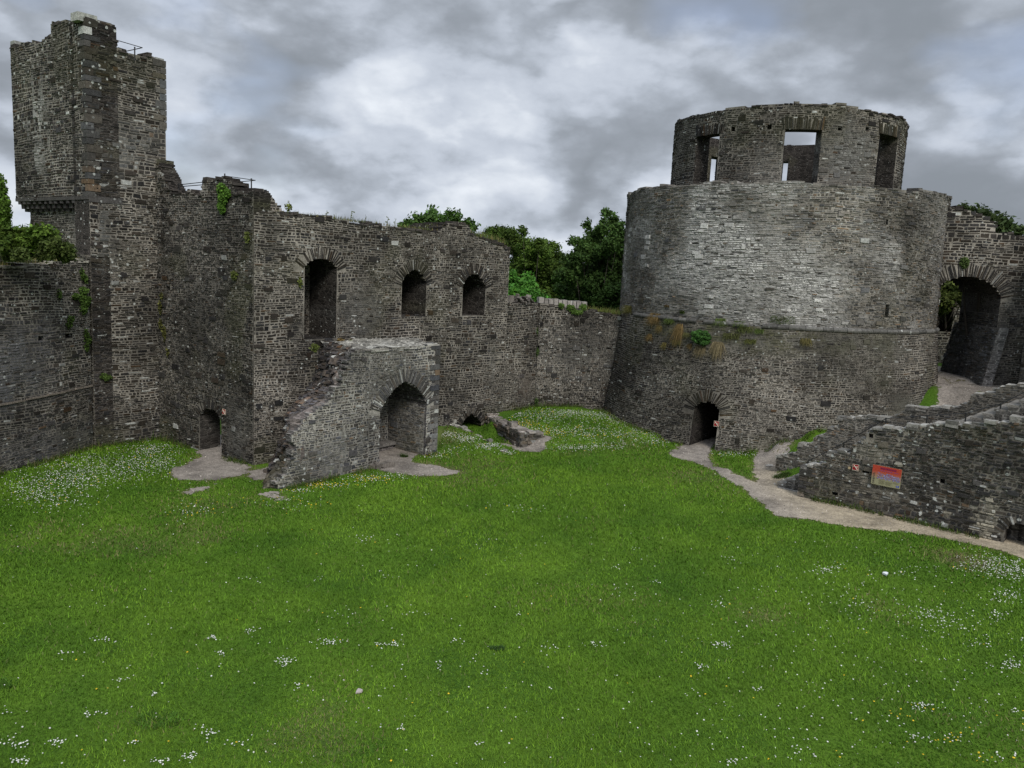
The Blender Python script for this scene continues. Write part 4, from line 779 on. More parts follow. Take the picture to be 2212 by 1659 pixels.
tree('hedge_tree', 'distant dark hedge trees behind the sycamore and oak, filling the gap', 'trees', [(1200, 600, 50), (1260, 620, 50), (1150, 640, 50), (1310, 640, 50), (1215, 660, 40)], 84, (.034, .070, .018), .16, 60, spread=2, thin=.36)
# far-off woods that close the view beyond the walls
P_, N_, C_ = [], [], []
for k in range(150):
    a = math.radians(random.uniform(-62, 66)); D = random.uniform(105, 135); R_ = random.uniform(3.5, 6); cen = V(D*math.sin(a), D*math.cos(a), random.uniform(-1, 2.8)); p, d, r_ = crown_pts(cen, R_, 900, k % 90, .8, .3)
    P_.append(p); N_.append(d+V(0, 0, .4)); C_.append(V(.045, .085, .022)[None]*random.uniform(.7, 1.4)*np.exp(rng.normal(size=len(p))*.25)[:, None])
p, f, c = leaves(np.vstack(P_), np.vstack(N_), .42, np.vstack(C_)); props(obj('distant_woods', p, f, LEAF, None, c), 'continuous far-off woodland beyond the castle', 'woods', None, 'stuff')
def bush(name, label, lobes, D, col, leaf, dens, zb, cat='bush', group=None, thin=.4): return tree(name, label, cat, lobes, D, col, leaf, dens, zb, group, .5, .47, trunk=False)
bush('ivy_bush', 'light green ivy hummock on the left terrace beside the ivy pillar', [(20, 508, 12), (40, 503, 10), (60, 506, 10), (80, 504, 10), (98, 503, 8), (110, 514, 7), (60, 522, 13), (25, 530, 13), (40, 518, 12), (88, 520, 12), (10, 520, 12)], 34.6, (.075, .13, .022), .085, 160, 7.5)
bush('bramble', 'dark green bramble thicket against the foot of the tall tower', [(80, 536, 13), (100, 533, 12), (122, 531, 12), (142, 537, 10), (152, 547, 8), (50, 546, 10), (112, 546, 11), (20, 550, 9), (90, 550, 9), (135, 550, 9), (65, 540, 10)], 34.0, (.065, .095, .026), .055, 190, 7.5)
iv = thing('ivy_pillar', 'ivy-smothered stub of wall cut by the left edge of the photo', 'ivy', at_dist(-10, 560, 36)*V(1, 1, 0)+V(0, 0, 7.5))
S_IV = Flat(at_dist(-60, 480, 36)[:2], at_dist(8, 480, 37)[:2]); wall('wall_stub', iv, S_IV, 0, S_IV.L, 5, 11.0, .8, tone(), jag=.3)
P_, N_, C_ = [], [], []
for (x, y, r) in ((-20, 400, 26), (-8, 412, 18), (-5, 435, 20), (-4, 460, 22), (-3, 485, 22), (-6, 510, 26), (-30, 450, 40), (-30, 500, 40)):
    c = at_dist(x, y, 35.9); R_ = r/FOC*37; p, d, _ = crown_pts(c, R_, int(R_*R_*5200), 3, 1., .3); P_.append(p); N_.append(d*1.2); C_.append(V(.085, .15, .022)[None]*np.exp(rng.normal(size=len(p))*.35)[:, None])
p, f, c = leaves(np.vstack(P_), np.vstack(N_), .065, np.vstack(C_)); obj('ivy_leaves', p, f, LEAF, iv, c)
def ivy(label, surf, blobs, n, col, size=.06, cat='ivy', name='ivy', group=None, thick=.16):
    P_, Nn, C_ = [], [], []; nrm = V(*surf.n, 0) if hasattr(surf, 'n') else -V(*surf.c, 0)/np.linalg.norm(surf.c)
    for (x, y, rx, ry) in blobs:
        u, v = surf.hit(x, y); m = int(n*rx*ry/200); a = rng.random(m)*2*math.pi; r = rng.random(m)**.6; D = 1/FOC*35
        p = surf.P(u+rx*D*1.2*r*np.cos(a)*(.7+.6*vn(a*1.5, a*0, 3)), v+ry*D*r*np.sin(a)*(.7+.6*vn(a*1.5, a*0, 4)), .06+thick*rng.random(m)*(1-r*.6))
        P_.append(p); Nn.append(np.tile(nrm+V(0, 0, .5), (m, 1))); C_.append(V(*col)[None]*np.exp(rng.normal(size=m)*.35)[:, None])
    P_, Nn, C_ = map(np.vstack, (P_, Nn, C_)); p, f, c = leaves(P_, Nn, size*np.exp(rng.normal(size=len(P_))*.2), C_, .7, .5)
    return props(obj(name, p, f, LEAF, None, c), label, cat, group)
ivy('bright ivy clump hanging below the parapet post of the hall corner', S_W2, [(483, 410, 13, 12), (485, 430, 13, 14), (482, 448, 10, 10), (495, 418, 8, 8), (486, 456, 6, 6)], 330, (.085, .17, .025))
ivy('ivy trailing down the joint between left wall and tall tower', S_LW, [(173, 590, 4, 12), (181, 602, 4, 10), (177, 630, 11, 10), (180, 650, 13, 14), (176, 668, 9, 10), (160, 640, 10, 6), (124, 635, 4, 10)], 260, (.060, .105, .020), .05)
ivy('ivy strand low in the corner joint above the joist holes', S_LW, [(182, 720, 6, 10), (186, 735, 7, 12), (183, 750, 5, 8), (150, 690, 8, 8), (146, 702, 6, 6)], 230, (.060, .10, .020), .05)
ivy('round fern tuft on a ledge of the tall tower near its foot', S_TR, [(228, 815, 10, 6), (222, 812, 6, 6)], 300, (.07, .11, .025), .05, 'fern', 'fern')
ivy('olive moss and weeds in the inner corner at half height', S_W2, [(350, 700, 6, 12), (358, 720, 6, 16), (352, 640, 5, 8), (365, 760, 4, 10), (349, 663, 5, 14)], 200, (.085, .085, .025), .05, 'weeds', 'weeds', thick=.08)
ivy('dark green leafy plant rooted in the keep below the string course', S_KE, [(1518, 725, 17, 14), (1510, 733, 12, 9), (1524, 738, 12, 8), (1532, 728, 8, 6), (1503, 721, 6, 6)], 300, (.040, .098, .020), .06, 'shrub', 'shrub', thick=.5)
ivy('small green weed above the crown of the passage arch', S_AR, [(2082, 567, 9, 13)], 260, (.06, .09, .025), .07, 'weed', 'weed')
ivy('green creeper spilling over the pale coping of the far wall', S_B2, [(1232, 665, 10, 8), (1258, 663, 9, 8), (1245, 674, 14, 6), (1212, 660, 6, 7)], 330, (.075, .13, .025), .07, 'creeper', 'creeper')
ivy('weeds in the joint between the two far wall stretches', S_B2, [(1157, 715, 5, 14), (1160, 760, 4, 14), (1158, 870, 5, 14)], 200, (.05, .08, .022), .06, 'weeds', 'weeds', thick=.1)
for (x, y, rx, ry, lb, sf) in ((676, 750, 9, 7, 'grass tuft on the left corner of the porch top', S_PO), (733, 735, 8, 6, 'reddish weeds under the sill of the tall window', S_HALL), (754, 738, 6, 4, 'bright green weed where the porch top meets the hall', S_HALL), (646, 610, 4, 10, 'pale weed on the left jamb of the tall window', S_HALL), (538, 512, 7, 10, 'small green weed near the top of the hall corner', S_W2), (510, 595, 10, 8, 'greenish moss cushion high on the end wall', S_W2), (620, 448, 7, 7, 'leafy weed sprouting from the hall wall head', S_HALL)):
    ivy(lb, sf, [(x, y, rx, ry)], 260, (.10, .12, .03) if 'red' not in lb else (.14, .10, .04), .05, 'weed', 'weed', 'weeds on the walls', .15)
# grass tufts made of bent blades
def blades(P0, h, w, lean, col, seg=3, up=V(0, 0, 1)):
    """P0 (N,3), h, w (N,), lean (N,3) tip offset; returns strip mesh"""
    N = len(P0); side = np.cross(lean+rng.normal(size=(N, 3))*.02+1e-4, up); side /= np.linalg.norm(side, axis=1)[:, None]+1e-9
    Vs = []
    for k in range(seg+1):
        t = k/seg; c = P0+up[None]*h[:, None]*(t-.25*t*t)+lean*(t*t); ww = (w*(1-t*.92))[:, None]; Vs += [c-side*ww, c+side*ww]
    A = np.stack(Vs, 1).reshape(-1, 3); b_ = (np.arange(N)*(2*seg+2))[:, None]; F = np.concatenate([b_+np.array([2*k, 2*k+1, 2*k+3, 2*k+2]) for k in range(seg)], 0)
    return A, F, np.repeat(col, 2*seg+2, 0)
def hang(label, x, y, n, L_, col, surf=S_KE, droop=1., wd=.35, name='grass_tuft', group='grass tufts hanging on the keep', h0=.25):
    u, v = surf.hit(x, y); out = surf.P(np.array(u), np.array(v), 1.)-surf.P(np.array(u), np.array(v), 0.); out = out/np.linalg.norm(out)
    P0 = surf.P(u+(rng.random(n)-.5)*wd, v+(rng.random(n)-.5)*wd*.35, .02+0*rng.random(n)); ln = L_*(.5+.7*rng.random(n))
    lean = out[None]*(ln*.35)[:, None]+rng.normal(size=(n, 3))*V(.28, .28, .12)*ln[:, None]*.9+V(0, 0, -1)[None]*(ln*droop)[:, None]
    c = V(*col)[None]*np.exp(rng.normal(size=n)*.3)[:, None]; a_, f_, c_ = blades(P0, ln*h0*2, np.full(n, .011), lean, c)
    props(obj(name, a_, f_, LEAF, None, c_), label, 'grass', group)
OR, GR, TN = (.18, .125, .05), (.10, .14, .035), (.22, .18, .10)
for lb, x, y, n, L_, c, dr, wd in (
 ('tawny grass tuft draped over the wall head where it meets the keep', 1358, 668, 420, .75, (.17, .16, .05), .6, 1.0), ('wide orange and green grass tuft at the left start of the string course', 1417, 683, 420, .8, OR, .9, .75),
 ('green grass tuft just right of the widest orange tuft', 1447, 692, 260, .6, GR, .6, .5), ('long narrow orange tuft hanging down the battered base', 1470, 702, 260, 1.05, OR, 1.3, .3), ('short rusty tuft below and left of the widest orange tuft', 1405, 724, 160, .5, OR, 1., .3),
 ('thin yellow-green tuft low among the orange ones', 1436, 742, 120, .45, (.18, .15, .05), 1., .25), ('small buff tuft left of the dark green plant', 1491, 744, 110, .4, OR, 1., .2), ('pale tan wisps directly under the dark green plant', 1513, 750, 200, .6, TN, 1.2, .5),
 ('large tuft, green on top and tan below, right of the dark green plant', 1551, 742, 380, .85, TN, 1.2, .5), ('yellow-green tuft over the string course above the tan tuft', 1557, 692, 240, .6, GR, .8, .5), ('bright green tuft on the string course, fifth from the left', 1598, 698, 220, .5, GR, .6, .5),
 ('flat yellowish tuft well below the string course', 1622, 738, 200, .45, (.15, .16, .05), .5, .5), ('small tuft on the keep wall just above the string course', 1441, 662, 90, .35, OR, .3, .3), ('spiky green tuft standing on the string course', 1474, 676, 110, .35, GR, .1, .3),
 ('low green grass fringe along the middle of the string course', 1691, 692, 260, .4, GR, .4, 1.1), ('olive tuft by a string course gap, far right of the group', 1740, 735, 200, .5, (.15, .13, .05), .9, .45), ('faint green tuft on the base under the keep middle', 1640, 714, 160, .4, GR, .7, .4),
 ('rusty grass wisp under the first gap of the string course', 1425, 706, 130, .5, (.17, .13, .05), 1., .35), ('olive grass mat on the base between the dark plant and the green fringe', 1580, 726, 260, .4, (.12, .13, .045), .6, .8), ('thin olive grass on the base below the bright green tuft', 1610, 712, 200, .4, (.11, .13, .04), .7, .7), ('yellowish grass below the long narrow orange tuft', 1462, 738, 160, .4, (.15, .14, .05), .8, .5),
 ('sparse olive tuft on the base, above the doorway', 1485, 722, 120, .4, (.13, .13, .05), .8, .4)): hang(lb, x, y, n, L_, c, droop=dr, wd=wd)
# grass along wall heads (uncountable)
def fringe(label, pts, n, h, col, thick=.8, name='wall_grass'):
    s = rng.random(n)**1.; P0 = []
    P_ = np.array(pts); i = np.minimum((s*(len(P_)-1)).astype(int), len(P_)-2); f = s*(len(P_)-1)-i
    P0 = P_[i]*(1-f)[:, None]+P_[i+1]*f[:, None]; k = fbm(s*40, s*0, 8) > .45; P0 = P0[k]; n = len(P0); P0 = P0+np.column_stack([(rng.random(n)-.5)*thick, (rng.random(n)-.5)*thick, -.03*rng.random(n)])
    hh = h*np.exp(rng.normal(size=n)*.35); lean = rng.normal(size=(n, 3))*hh[:, None]*V(.35, .35, .05); c = V(*col)[None]*np.exp(rng.normal(size=(n))*.35)[:, None]; yl = rng.random(n) < .3; c[yl] = V(.24, .20, .08)
    a_, f_, c_ = blades(P0, hh, np.full(n, .011), lean, c); props(obj(name, a_, f_, LEAF, None, c_), label, 'grass', None, 'stuff')
sh = S_HALL.shifted(-.6); fringe('sparse grass and seed heads growing on the hall wall head', [sh.P(u, float(topline(hall_top)(u))+.03, 0) for u in np.linspace(1.2, 10, 14)], 1500, .16, (.09, .11, .035), 1.2)
fringe('thicker grass cushion on the far end of the hall wall head', [sh.P(u, float(topline(hall_top)(u))+.05, 0) for u in np.linspace(12.2, 14.4, 6)], 1900, .30, (.085, .13, .03), 1.3)
sb = S_B2.shifted(-.7); fringe('yellow-green grass along the far wall head beside the keep', [sb.P(u, float(topline(b2t)(u))+.02, 0) for u in np.linspace(3.4, 6.6, 6)], 2600, .24, (.12, .16, .035), 1.4)
sl = S_LW.shifted(-.9); fringe('rough grass strip along the top of the left courtyard wall', [sl.P(u, float(topline(lwt)(u))+.0, 0) for u in np.linspace(6, 15, 10)], 5200, .20, (.10, .125, .035), 1.6)
# mullein-like stalks on the hall wall head
ws = []
for k, (x, y, h) in enumerate(((622, 455, .34), (704, 472, .2), (757, 480, .28), (788, 484, .2), (836, 488, .24), (852, 490, .2), (1014, 505, .2))):
    u, z = sh.hit(x, y); z = float(topline(hall_top)(u)); b = MB(); p = sh.P(u, z, 0); b.tube([p, p+V(.02, 0, h), p+V(.05, .02, h*1.7)], [.012, .009, .006], (.12, .12, .05, 0), 5)
    for j in range(7): q = p+V(.03, 0, h*(.6+.16*j)); d = rng.normal(size=3)*.05; b.add([q, q+d, q+d+V(0, 0, .05), q+V(0, 0, .035)], [(0, 1, 2, 3)], (.14, .17, .06, 0))
    props(b.build('weed_stalk', LEAF), ['tallest leafy weed stalk on the hall wall head, left end', 'thin stalk over the right side of the tall window', 'dry stalk on the wall head, second clump from the left', 'short dry stalk midway along the hall wall head', 'curved seed stalk on the wall head left of the ash tree', 'seed stalk against the ash tree crown', 'stalk beside the broken stub at the far end of the hall'][k], 'weed', 'weed stalks on the hall wall head')
# ------------------------------------------------------------ lawn: blades, daisies, buttercups
EDGE = np.array([(-200, 1080), (0, 1024), (200, 967), (345, 947), (430, 988), (548, 1008), (596, 1062), (830, 1012), (945, 975), (960, 925), (1045, 915), (1085, 906), (1155, 880), (1320, 892), (1465, 957), (1545, 974), (1620, 972), (1780, 927), (1800, 905), (1800, 930), (1678, 985), (1678, 1030), (1730, 1077), (2180, 1178), (2260, 1200)], float)
def on_lawn(P, m=1.):
    x, y = proj(P); e = np.interp(x, EDGE[:, 0], EDGE[:, 1]); return y > e+m
def pmask(x, y):
    m = np.zeros(len(x)); i = ((x-gx[0])/.07).astype(int); j = ((y-gy[0])/.07).astype(int); ok = (i >= 0) & (j >= 0) & (i < M.shape[0]) & (j < M.shape[1]); m[ok] = M[i[ok], j[ok]]; return m > .5
NB = 560000
r_ = 10.5+ (rng.random(NB)**1.25)*36; a_ = np.radians(rng.uniform(-41, 41, NB)); X_, Y_ = r_*np.sin(a_), r_*np.cos(a_); Zg = gz(X_, Y_)
pw = soft = near_path(PM, 3)[10:10+len(fx), 5:5+len(fy)]; pi = np.clip(((X_-fx[0])/.2).astype(int), 0, len(fx)-1); pj = np.clip(((Y_-fy[0])/.2).astype(int), 0, len(fy)-1)
k = on_lawn(np.stack([X_, Y_, Zg], -1), -3) & (~pmask(X_, Y_)) & (rng.random(NB) > .75*pw[pi, pj])
X_, Y_, Zg, r_ = X_[k], Y_[k], Zg[k], r_[k]; n = len(X_)
s_ = .55+.6*fbm(X_*.5, Y_*.5, 5); hh = .052*s_*(r_/12)**.35*np.exp(rng.normal(size=n)*.35); wv = .0075*(r_/11)**.9
fb = sm(.25, .75, .6*fbm(X_*.22, Y_*.22, 21)+.4*fbm(X_*.9, Y_*.9, 23)); fb2 = fbm(X_*1.6, Y_*1.6, 22); g = np.exp(rng.normal(size=n)*.22)*(.80+.40*fb2)
c = (V(.060, .130, .011)[None]*(1-fb)[:, None]+V(.118, .212, .018)[None]*fb[:, None])*g[:, None]*1.22; c[rng.random(n) < .015] = V(.20, .22, .08)
dr = dryv[10:10+len(fx), 5:5+len(fy)][pi[k], pj[k]]; kd = rng.random(n) < dr*.8; c[kd] = V(.20, .185, .075)*(.6+.8*rng.random(kd.sum()))[:, None]
lean = rng.normal(size=(n, 3))*V(1, 1, 0)*hh[:, None]*.75; sd = np.cross(lean+1e-5, V(0, 0, 1)); sd /= np.linalg.norm(sd, axis=1)[:, None]+1e-9
P0 = np.stack([X_, Y_, Zg-.004], -1); A = np.stack([P0-sd*wv[:, None], P0+sd*wv[:, None], P0+lean+V(0, 0, 1)[None]*hh[:, None]], 1).reshape(-1, 3)
props(obj('grass', A, np.arange(3*n).reshape(-1, 3), LEAF, None, np.repeat(c, 3, 0), loc=(0, 0, 0)), 'short mown lawn grass of the castle courtyard', 'grass', None, 'stuff')
fl = []                                       # x, y, rx, ry, count, share of yellow (picture scale 2212 wide, laid on the ground)
for q in ((120, 1075, 70, 26, 260, .05), (230, 1010, 120, 28, 760, .03), (330, 975, 50, 14, 260, .03), (150, 1035, 80, 22, 420, .05), (60, 1060, 50, 22, 180, .04), (320, 1005, 60, 18, 260, .05), (420, 1105, 60, 14, 60, .3), (620, 1090, 60, 14, 50, .3),
          (700, 1050, 60, 7, 130, .55), (790, 1036, 50, 7, 140, .45), (850, 1030, 50, 8, 60, .1), (650, 1062, 40, 5, 50, .3), (930, 985, 40, 8, 120, .15), (975, 940, 22, 6, 130, .03), (1010, 950, 26, 7, 170, .02), (1055, 965, 26, 6, 170, .04), (1095, 980, 18, 4, 60, .04), (990, 970, 40, 12, 60, .1),
          (1240, 893, 90, 9, 620, .03), (1330, 905, 60, 12, 380, .05), (1180, 900, 70, 12, 340, .15), (1130, 920, 35, 10, 260, .5), (1180, 935, 45, 10, 200, .35), (1260, 935, 80, 18, 420, .15), (1370, 940, 60, 14, 300, .12), (1240, 968, 60, 6, 190, .05), (1420, 955, 25, 8, 80, .05), (1110, 895, 25, 8, 110, .1), (1320, 965, 60, 7, 100, .1), (1590, 982, 40, 5, 90, .1), (1130, 1100, 60, 12, 30, .1)): fl.append(q)
for x, y, rx, ry, n_ in ((795, 1167, 25, 9, 30), (550, 1367, 20, 6, 20), (458, 1383, 12, 5, 22), (478, 1417, 9, 6, 18), (615, 1434, 20, 10, 60), (710, 1392, 28, 7, 50), (820, 1397, 12, 6, 20), (852, 1396, 12, 6, 26), (220, 1388, 30, 6, 22), (140, 1415, 12, 4, 12), (335, 1504, 14, 5, 14), (190, 1550, 9, 6, 14), (220, 1546, 16, 5, 10), (447, 1585, 18, 11, 34), (35, 1612, 25, 12, 40), (120, 1608, 20, 6, 30), (408, 1640, 13, 9, 34), (350, 1650, 20, 6, 24), (510, 1612, 20, 6, 16), (867, 1580, 10, 5, 14), (950, 1442, 7, 11, 18), (650, 1484, 20, 6, 18), (265, 1472, 20, 6, 16), (985, 1387, 12, 5, 12), (50, 1650, 22, 6, 30), (290, 1608, 14, 5, 12), (690, 1254, 14, 5, 8), (530, 1253, 14, 4, 8), (740, 1330, 30, 10, 18), (1060, 1168, 15, 5, 8), (900, 1330, 30, 9, 14), (840, 1247, 20, 7, 10), (1045, 1455, 10, 8, 10), (1030, 1612, 12, 5, 12)): fl.append((x, y, rx, ry, n_, .03))
for x, y, rx, ry, n_, yl in ((1331, 1229, 12, 4, 10, 0), (1416, 1260, 12, 4, 12, 0), (1786, 1232, 32, 10, 80, 0), (2130, 1220, 60, 20, 330, .03), (2185, 1235, 40, 18, 260, 0), (2180, 1290, 40, 16, 110, 0), (2000, 1332, 30, 14, 60, 0), (2152, 1332, 20, 8, 34, 0), (1556, 1397, 24, 6, 40, 0), (1290, 1397, 20, 6, 20, 0), (1516, 1445, 12, 7, 24, 0), (1633, 1494, 12, 5, 18, 0), (1986, 1532, 24, 10, 60, .1), (2116, 1397, 24, 6, 26, .1), (2185, 1440, 30, 14, 60, 0), (2060, 1345, 70, 30, 120, 0), (1976, 1597, 24, 9, 26, .1), (2056, 1602, 30, 9, 24, .3), (1721, 1627, 25, 12, 18, 0), (1586, 1650, 24, 7, 20, 0), (1571, 1212, 16, 5, 12, 0), (1188, 1406, 12, 5, 16, 0), (1880, 1300, 90, 40, 110, 0), (2195, 1542, 12, 8, 12, 0), (1340, 1280, 40, 14, 20, 0), (1560, 1310, 25, 8, 24, .2), (1960, 1240, 60, 12, 40, .1), (1930, 1560, 60, 30, 14, .8), (2060, 1590, 70, 30, 16, .8), (2150, 1640, 50, 12, 26, .4), (1350, 1190, 30, 8, 8, 0), (1120, 1330, 12, 5, 6, .3)): fl.append((x, y, rx, ry, n_, yl))
FX, FY, YL = [], [], []
for x, y, rx, ry, n_, yl in fl:
    n_ = int(n_*(.7 if y > 1110 else 1.1)); 
    u = rng.normal(size=(n_, 2))*.62; FX.append(x+u[:, 0]*rx); FY.append(y+u[:, 1]*ry); YL.append(rng.random(n_) < yl)
n_ = 520; FX.append(rng.uniform(-20, 2230, n_)); FY.append(1000+rng.random(n_)**.9*660); YL.append(rng.random(n_) < .06); n_ = 300; FX.append(rng.uniform(1500, 2230, n_)); FY.append(1150+rng.random(n_)*500); YL.append(rng.random(n_) < .08)
FX, FY, YL = map(np.concatenate, (FX, FY, YL)); q = []
for x, y in zip(FX, FY):
    z = .2; p = None
    for _ in range(16): p = gp(x, y, z); z = .6*z+.4*float(gz(p[0], p[1]))
    q.append((p[0], p[1], z))
q = np.array(q); k = on_lawn(q, .5) & ~pmask(q[:, 0], q[:, 1]) & (q[:, 1] < 46); q, YL = q[k], YL[k]
def flowers(name, label, q, col, r0):
    n = len(q); dist = np.hypot(q[:, 0], q[:, 1]); r = r0*(.75+.5*rng.random(n))*(dist/14)**.25; K = 6; a = np.arange(K)*2*math.pi/K
    nn = V(0, 0, 1)+rng.normal(size=(n, 3))*.3; nn /= np.linalg.norm(nn, axis=1)[:, None]; t = np.cross(nn, V(1, .2, 0)); t /= np.linalg.norm(t, axis=1)[:, None]; s = np.cross(nn, t)
    c = q+V(0, 0, 1)*(.045+.03*rng.random(n))[:, None]; P = c[:, None]+r[:, None, None]*(t[:, None]*np.cos(a)[None, :, None]+s[:, None]*np.sin(a)[None, :, None])
    P = np.concatenate([P, (c+nn*r[:, None]*.55)[:, None]], 1).reshape(-1, 3); b_ = (np.arange(n)*(K+1))[:, None]; F = np.concatenate([b_+np.array([j, (j+1) % K, K]) for j in range(K)], 0)
    cc = V(*col)[None]*(.75+.35*rng.random(n))[:, None]; props(obj(name, P, F, FLOWER, None, np.repeat(cc, K+1, 0), loc=(0, 0, 0)), label, 'flowers', None, 'stuff')
flowers('daisies', 'white daisies and clover heads scattered in drifts over the lawn', q[~YL], (.68, .68, .62), .015)
flowers('buttercups', 'yellow buttercups sprinkled among the daisies', q[YL], (.72, .50, .03), .018)
# longer, unmown grass at the foot of the walls
bl = []
for sf, a_, b_, off in ((S_LW, 7., 15., .12), (S_TR, .0, 2.8, .12), (S_W2, .1, 2.7, .12), (S_W2, 5.2, 6.9, .12), (S_PO, .2, 4.6, .12), (S_B2, 0., 5.8, .12), (S_B1, .2, 2.4, .12), (S_HALL, 8.7, 11., .12), (S_KE, -9.5, -3.2, .2), (S_KE, dr_[0]+.3, 5.5, .2), (S_SF, .5, 6.5, .06), (S_PO, 7.9, 8.5, .1)):
    n_ = int((b_-a_)*230); u = a_+(b_-a_)*rng.random(n_); k_ = fbm(u*1.3, u*0+a_, 5) > .38; u = u[k_]; n_ = len(u); z0_ = np.full(n_, .3)
    p = sf.P(u, z0_*0+.2, off+.28*rng.random(n_)**2); p[:, 2] = gz(p[:, 0], p[:, 1])-.01; bl.append(p)
bl = np.vstack(bl); hh = .15*np.exp(rng.normal(size=len(bl))*.5); c = V(.07, .115, .022)[None]*np.exp(rng.normal(size=len(bl))*.35)[:, None]; ye = rng.random(len(bl)) < .18; c[ye] = V(.19, .17, .07)
a_, f_, c_ = blades(bl, hh, np.full(len(bl), .011), rng.normal(size=(len(bl), 3))*V(.6, .6, 0)*hh[:, None], c); props(obj('wall_base_grass', a_, f_, LEAF, None, c_), 'longer unmown grass fringe along the foot of the castle walls', 'grass', None, 'stuff')
# loose chippings on the gravel
I, J = np.nonzero(M); s_ = rng.integers(0, len(I), 9000); P_ = np.stack([gx[I[s_]]+.07*rng.random(9000), gy[J[s_]]+.07*rng.random(9000)], 1); P_ = P_+rng.normal(size=P_.shape)*.10; r_ = .012+.022*rng.random(9000)**2
T_ = rng.normal(size=(9000, 4, 3))*V(1, 1, .6); T_ /= np.linalg.norm(T_, axis=2)[..., None]; A = (np.column_stack([P_, gz(P_[:, 0], P_[:, 1])+.018])[:, None]+T_*r_[:, None, None]).reshape(-1, 3); b_ = (np.arange(9000)*4)[:, None]
cc = V(.33, .295, .26)[None]*np.exp(rng.normal(size=9000)*.45)[:, None]; props(obj('gravel_chippings', A, np.concatenate([b_+np.array(q) for q in ((0, 1, 2), (0, 2, 3), (0, 3, 1), (1, 3, 2))]), FLOWER, None, np.repeat(cc, 4, 0), loc=(0, 0, 0)), 'loose stone chippings strewn over the gravel paths', 'gravel', None, 'stuff')
# darker rank tufts and weeds on the lawn
def lawn_tuft(label, x, y, r, n, h, col, name='weed_clump', group='dark weed clumps on the lawn'):
    c0 = gp(x, y); a = rng.random(n)*2*math.pi; rr = r*rng.random(n)**.6; X, Y = c0[0]+rr*np.cos(a)*1.5, c0[1]+rr*np.sin(a); P0 = np.stack([X, Y, gz(X, Y)], -1); hh = h*np.exp(rng.normal(size=n)*.3); c = V(*col)[None]*np.exp(rng.normal(size=n)*.3)[:, None]
    a_, f_, c_ = blades(P0, hh, np.full(n, .012), rng.normal(size=(n, 3))*V(.7, .7, 0)*hh[:, None], c); props(obj(name, a_, f_, LEAF, None, c_), label, 'weeds', group)
lawn_tuft('dark weed clump in mid lawn, near the photo centre line', 1074, 1402, .11, 200, .06, (.045, .095, .025))
lawn_tuft('broad dark grass hollow on the lawn left of the flat stone', 345, 1555, .3, 500, .06, (.07, .15, .02))
lawn_tuft('dark grass patch at the very left edge of the lawn', 4, 1480, .2, 300, .06, (.07, .15, .02))
lawn_tuft('weed sprouting at the foot of the porch bench', 873, 988, .12, 160, .16, (.05, .085, .02))
lawn_tuft('nettles at the outer foot of the staircase rear wall', 1688, 1040, .25, 400, .14, (.055, .09, .02))
# ============================================================ small things
def rock(name, label, P, s, col, cat='stone', group=None, flat=.35):
    b = MB(); K = 9; top = []; vs = []
    for ring, (zr, rr) in enumerate(((-.3, .9), (.35, 1.), (1., .62))):
        for k in range(K): a = 2*math.pi*k/K; r = rr*s*(.72+.5*random.random()); vs.append(P+V(r*math.cos(a)*1.35, r*math.sin(a), zr*s*flat))
    b.add(vs, [(i*K+k, i*K+(k+1) % K, (i+1)*K+(k+1) % K, (i+1)*K+k) for i in range(2) for k in range(K)]+[tuple(range(2*K, 3*K))], col); return props(b.build(name, STONE_L), label, cat, group)
def flat_piece(name, label, cat, pts, h, col, mat_):
    P = [gp(x, y) for x, y in pts]; n_ = len(P); z = float(gz(P[0][0], P[0][1])); b = MB(); b.add([(p[0], p[1], z+.03) for p in P]+[(p[0], p[1], z+.03+h*random.uniform(.7, 1.2)) for p in P], [tuple(range(n_))[::-1], tuple(range(n_, 2*n_))]+[(i, (i+1) % n_, n_+(i+1) % n_, n_+i) for i in range(n_)], col); return props(b.build(name, mat_), label, cat)
flat_piece('flat_stone', 'pinkish grey flat stone lying alone on the near lawn', 'stone', [(768, 1503), (781, 1501), (783.5, 1498), (782, 1496), (774, 1494), (771, 1497)], .03, (.42, .36, .34, 0), PLAIN)
flat_piece('paper_scrap', 'crumpled white paper scrap on the right side of the lawn', 'litter', [(1905.5, 1243), (1908, 1241.5), (1914, 1241.5), (1918, 1243.5), (1916, 1245), (1915, 1248), (1912, 1246)], .05, (.75, .76, .78, 0), PLAIN)
for x, y, s_, lb in ((1617, 966, .17, 'larger of two pale stones at the keep foot, right of its doorway'), (1628, 965, .11, 'smaller pale stone at the keep foot beside the larger one'), (1664, 1007, .16, 'loose slab on the path by the staircase rear wall'), (1702, 1040, .12, 'small stone on the path near the bottom step'), (1475, 988, .07, 'pebble at the doorway path of the keep'), (1930, 1004, .001, '')):
    if lb: p = gp(x, y, .3); z = float(gz(p[0], p[1])); p = gp(x, y, z); rock('loose_stone', lb, p+V(0, 0, .02), s_, V(.30, .285, .26), group='loose stones by the path')
_bo, _bz = S_SF.hit(1941, 1003); rock('boulder', 'pale bulging stone behind the top right corner of the information board', S_SF.P(_bo, _bz-.03, .02), .13, V(.20, .19, .155), flat=.9)
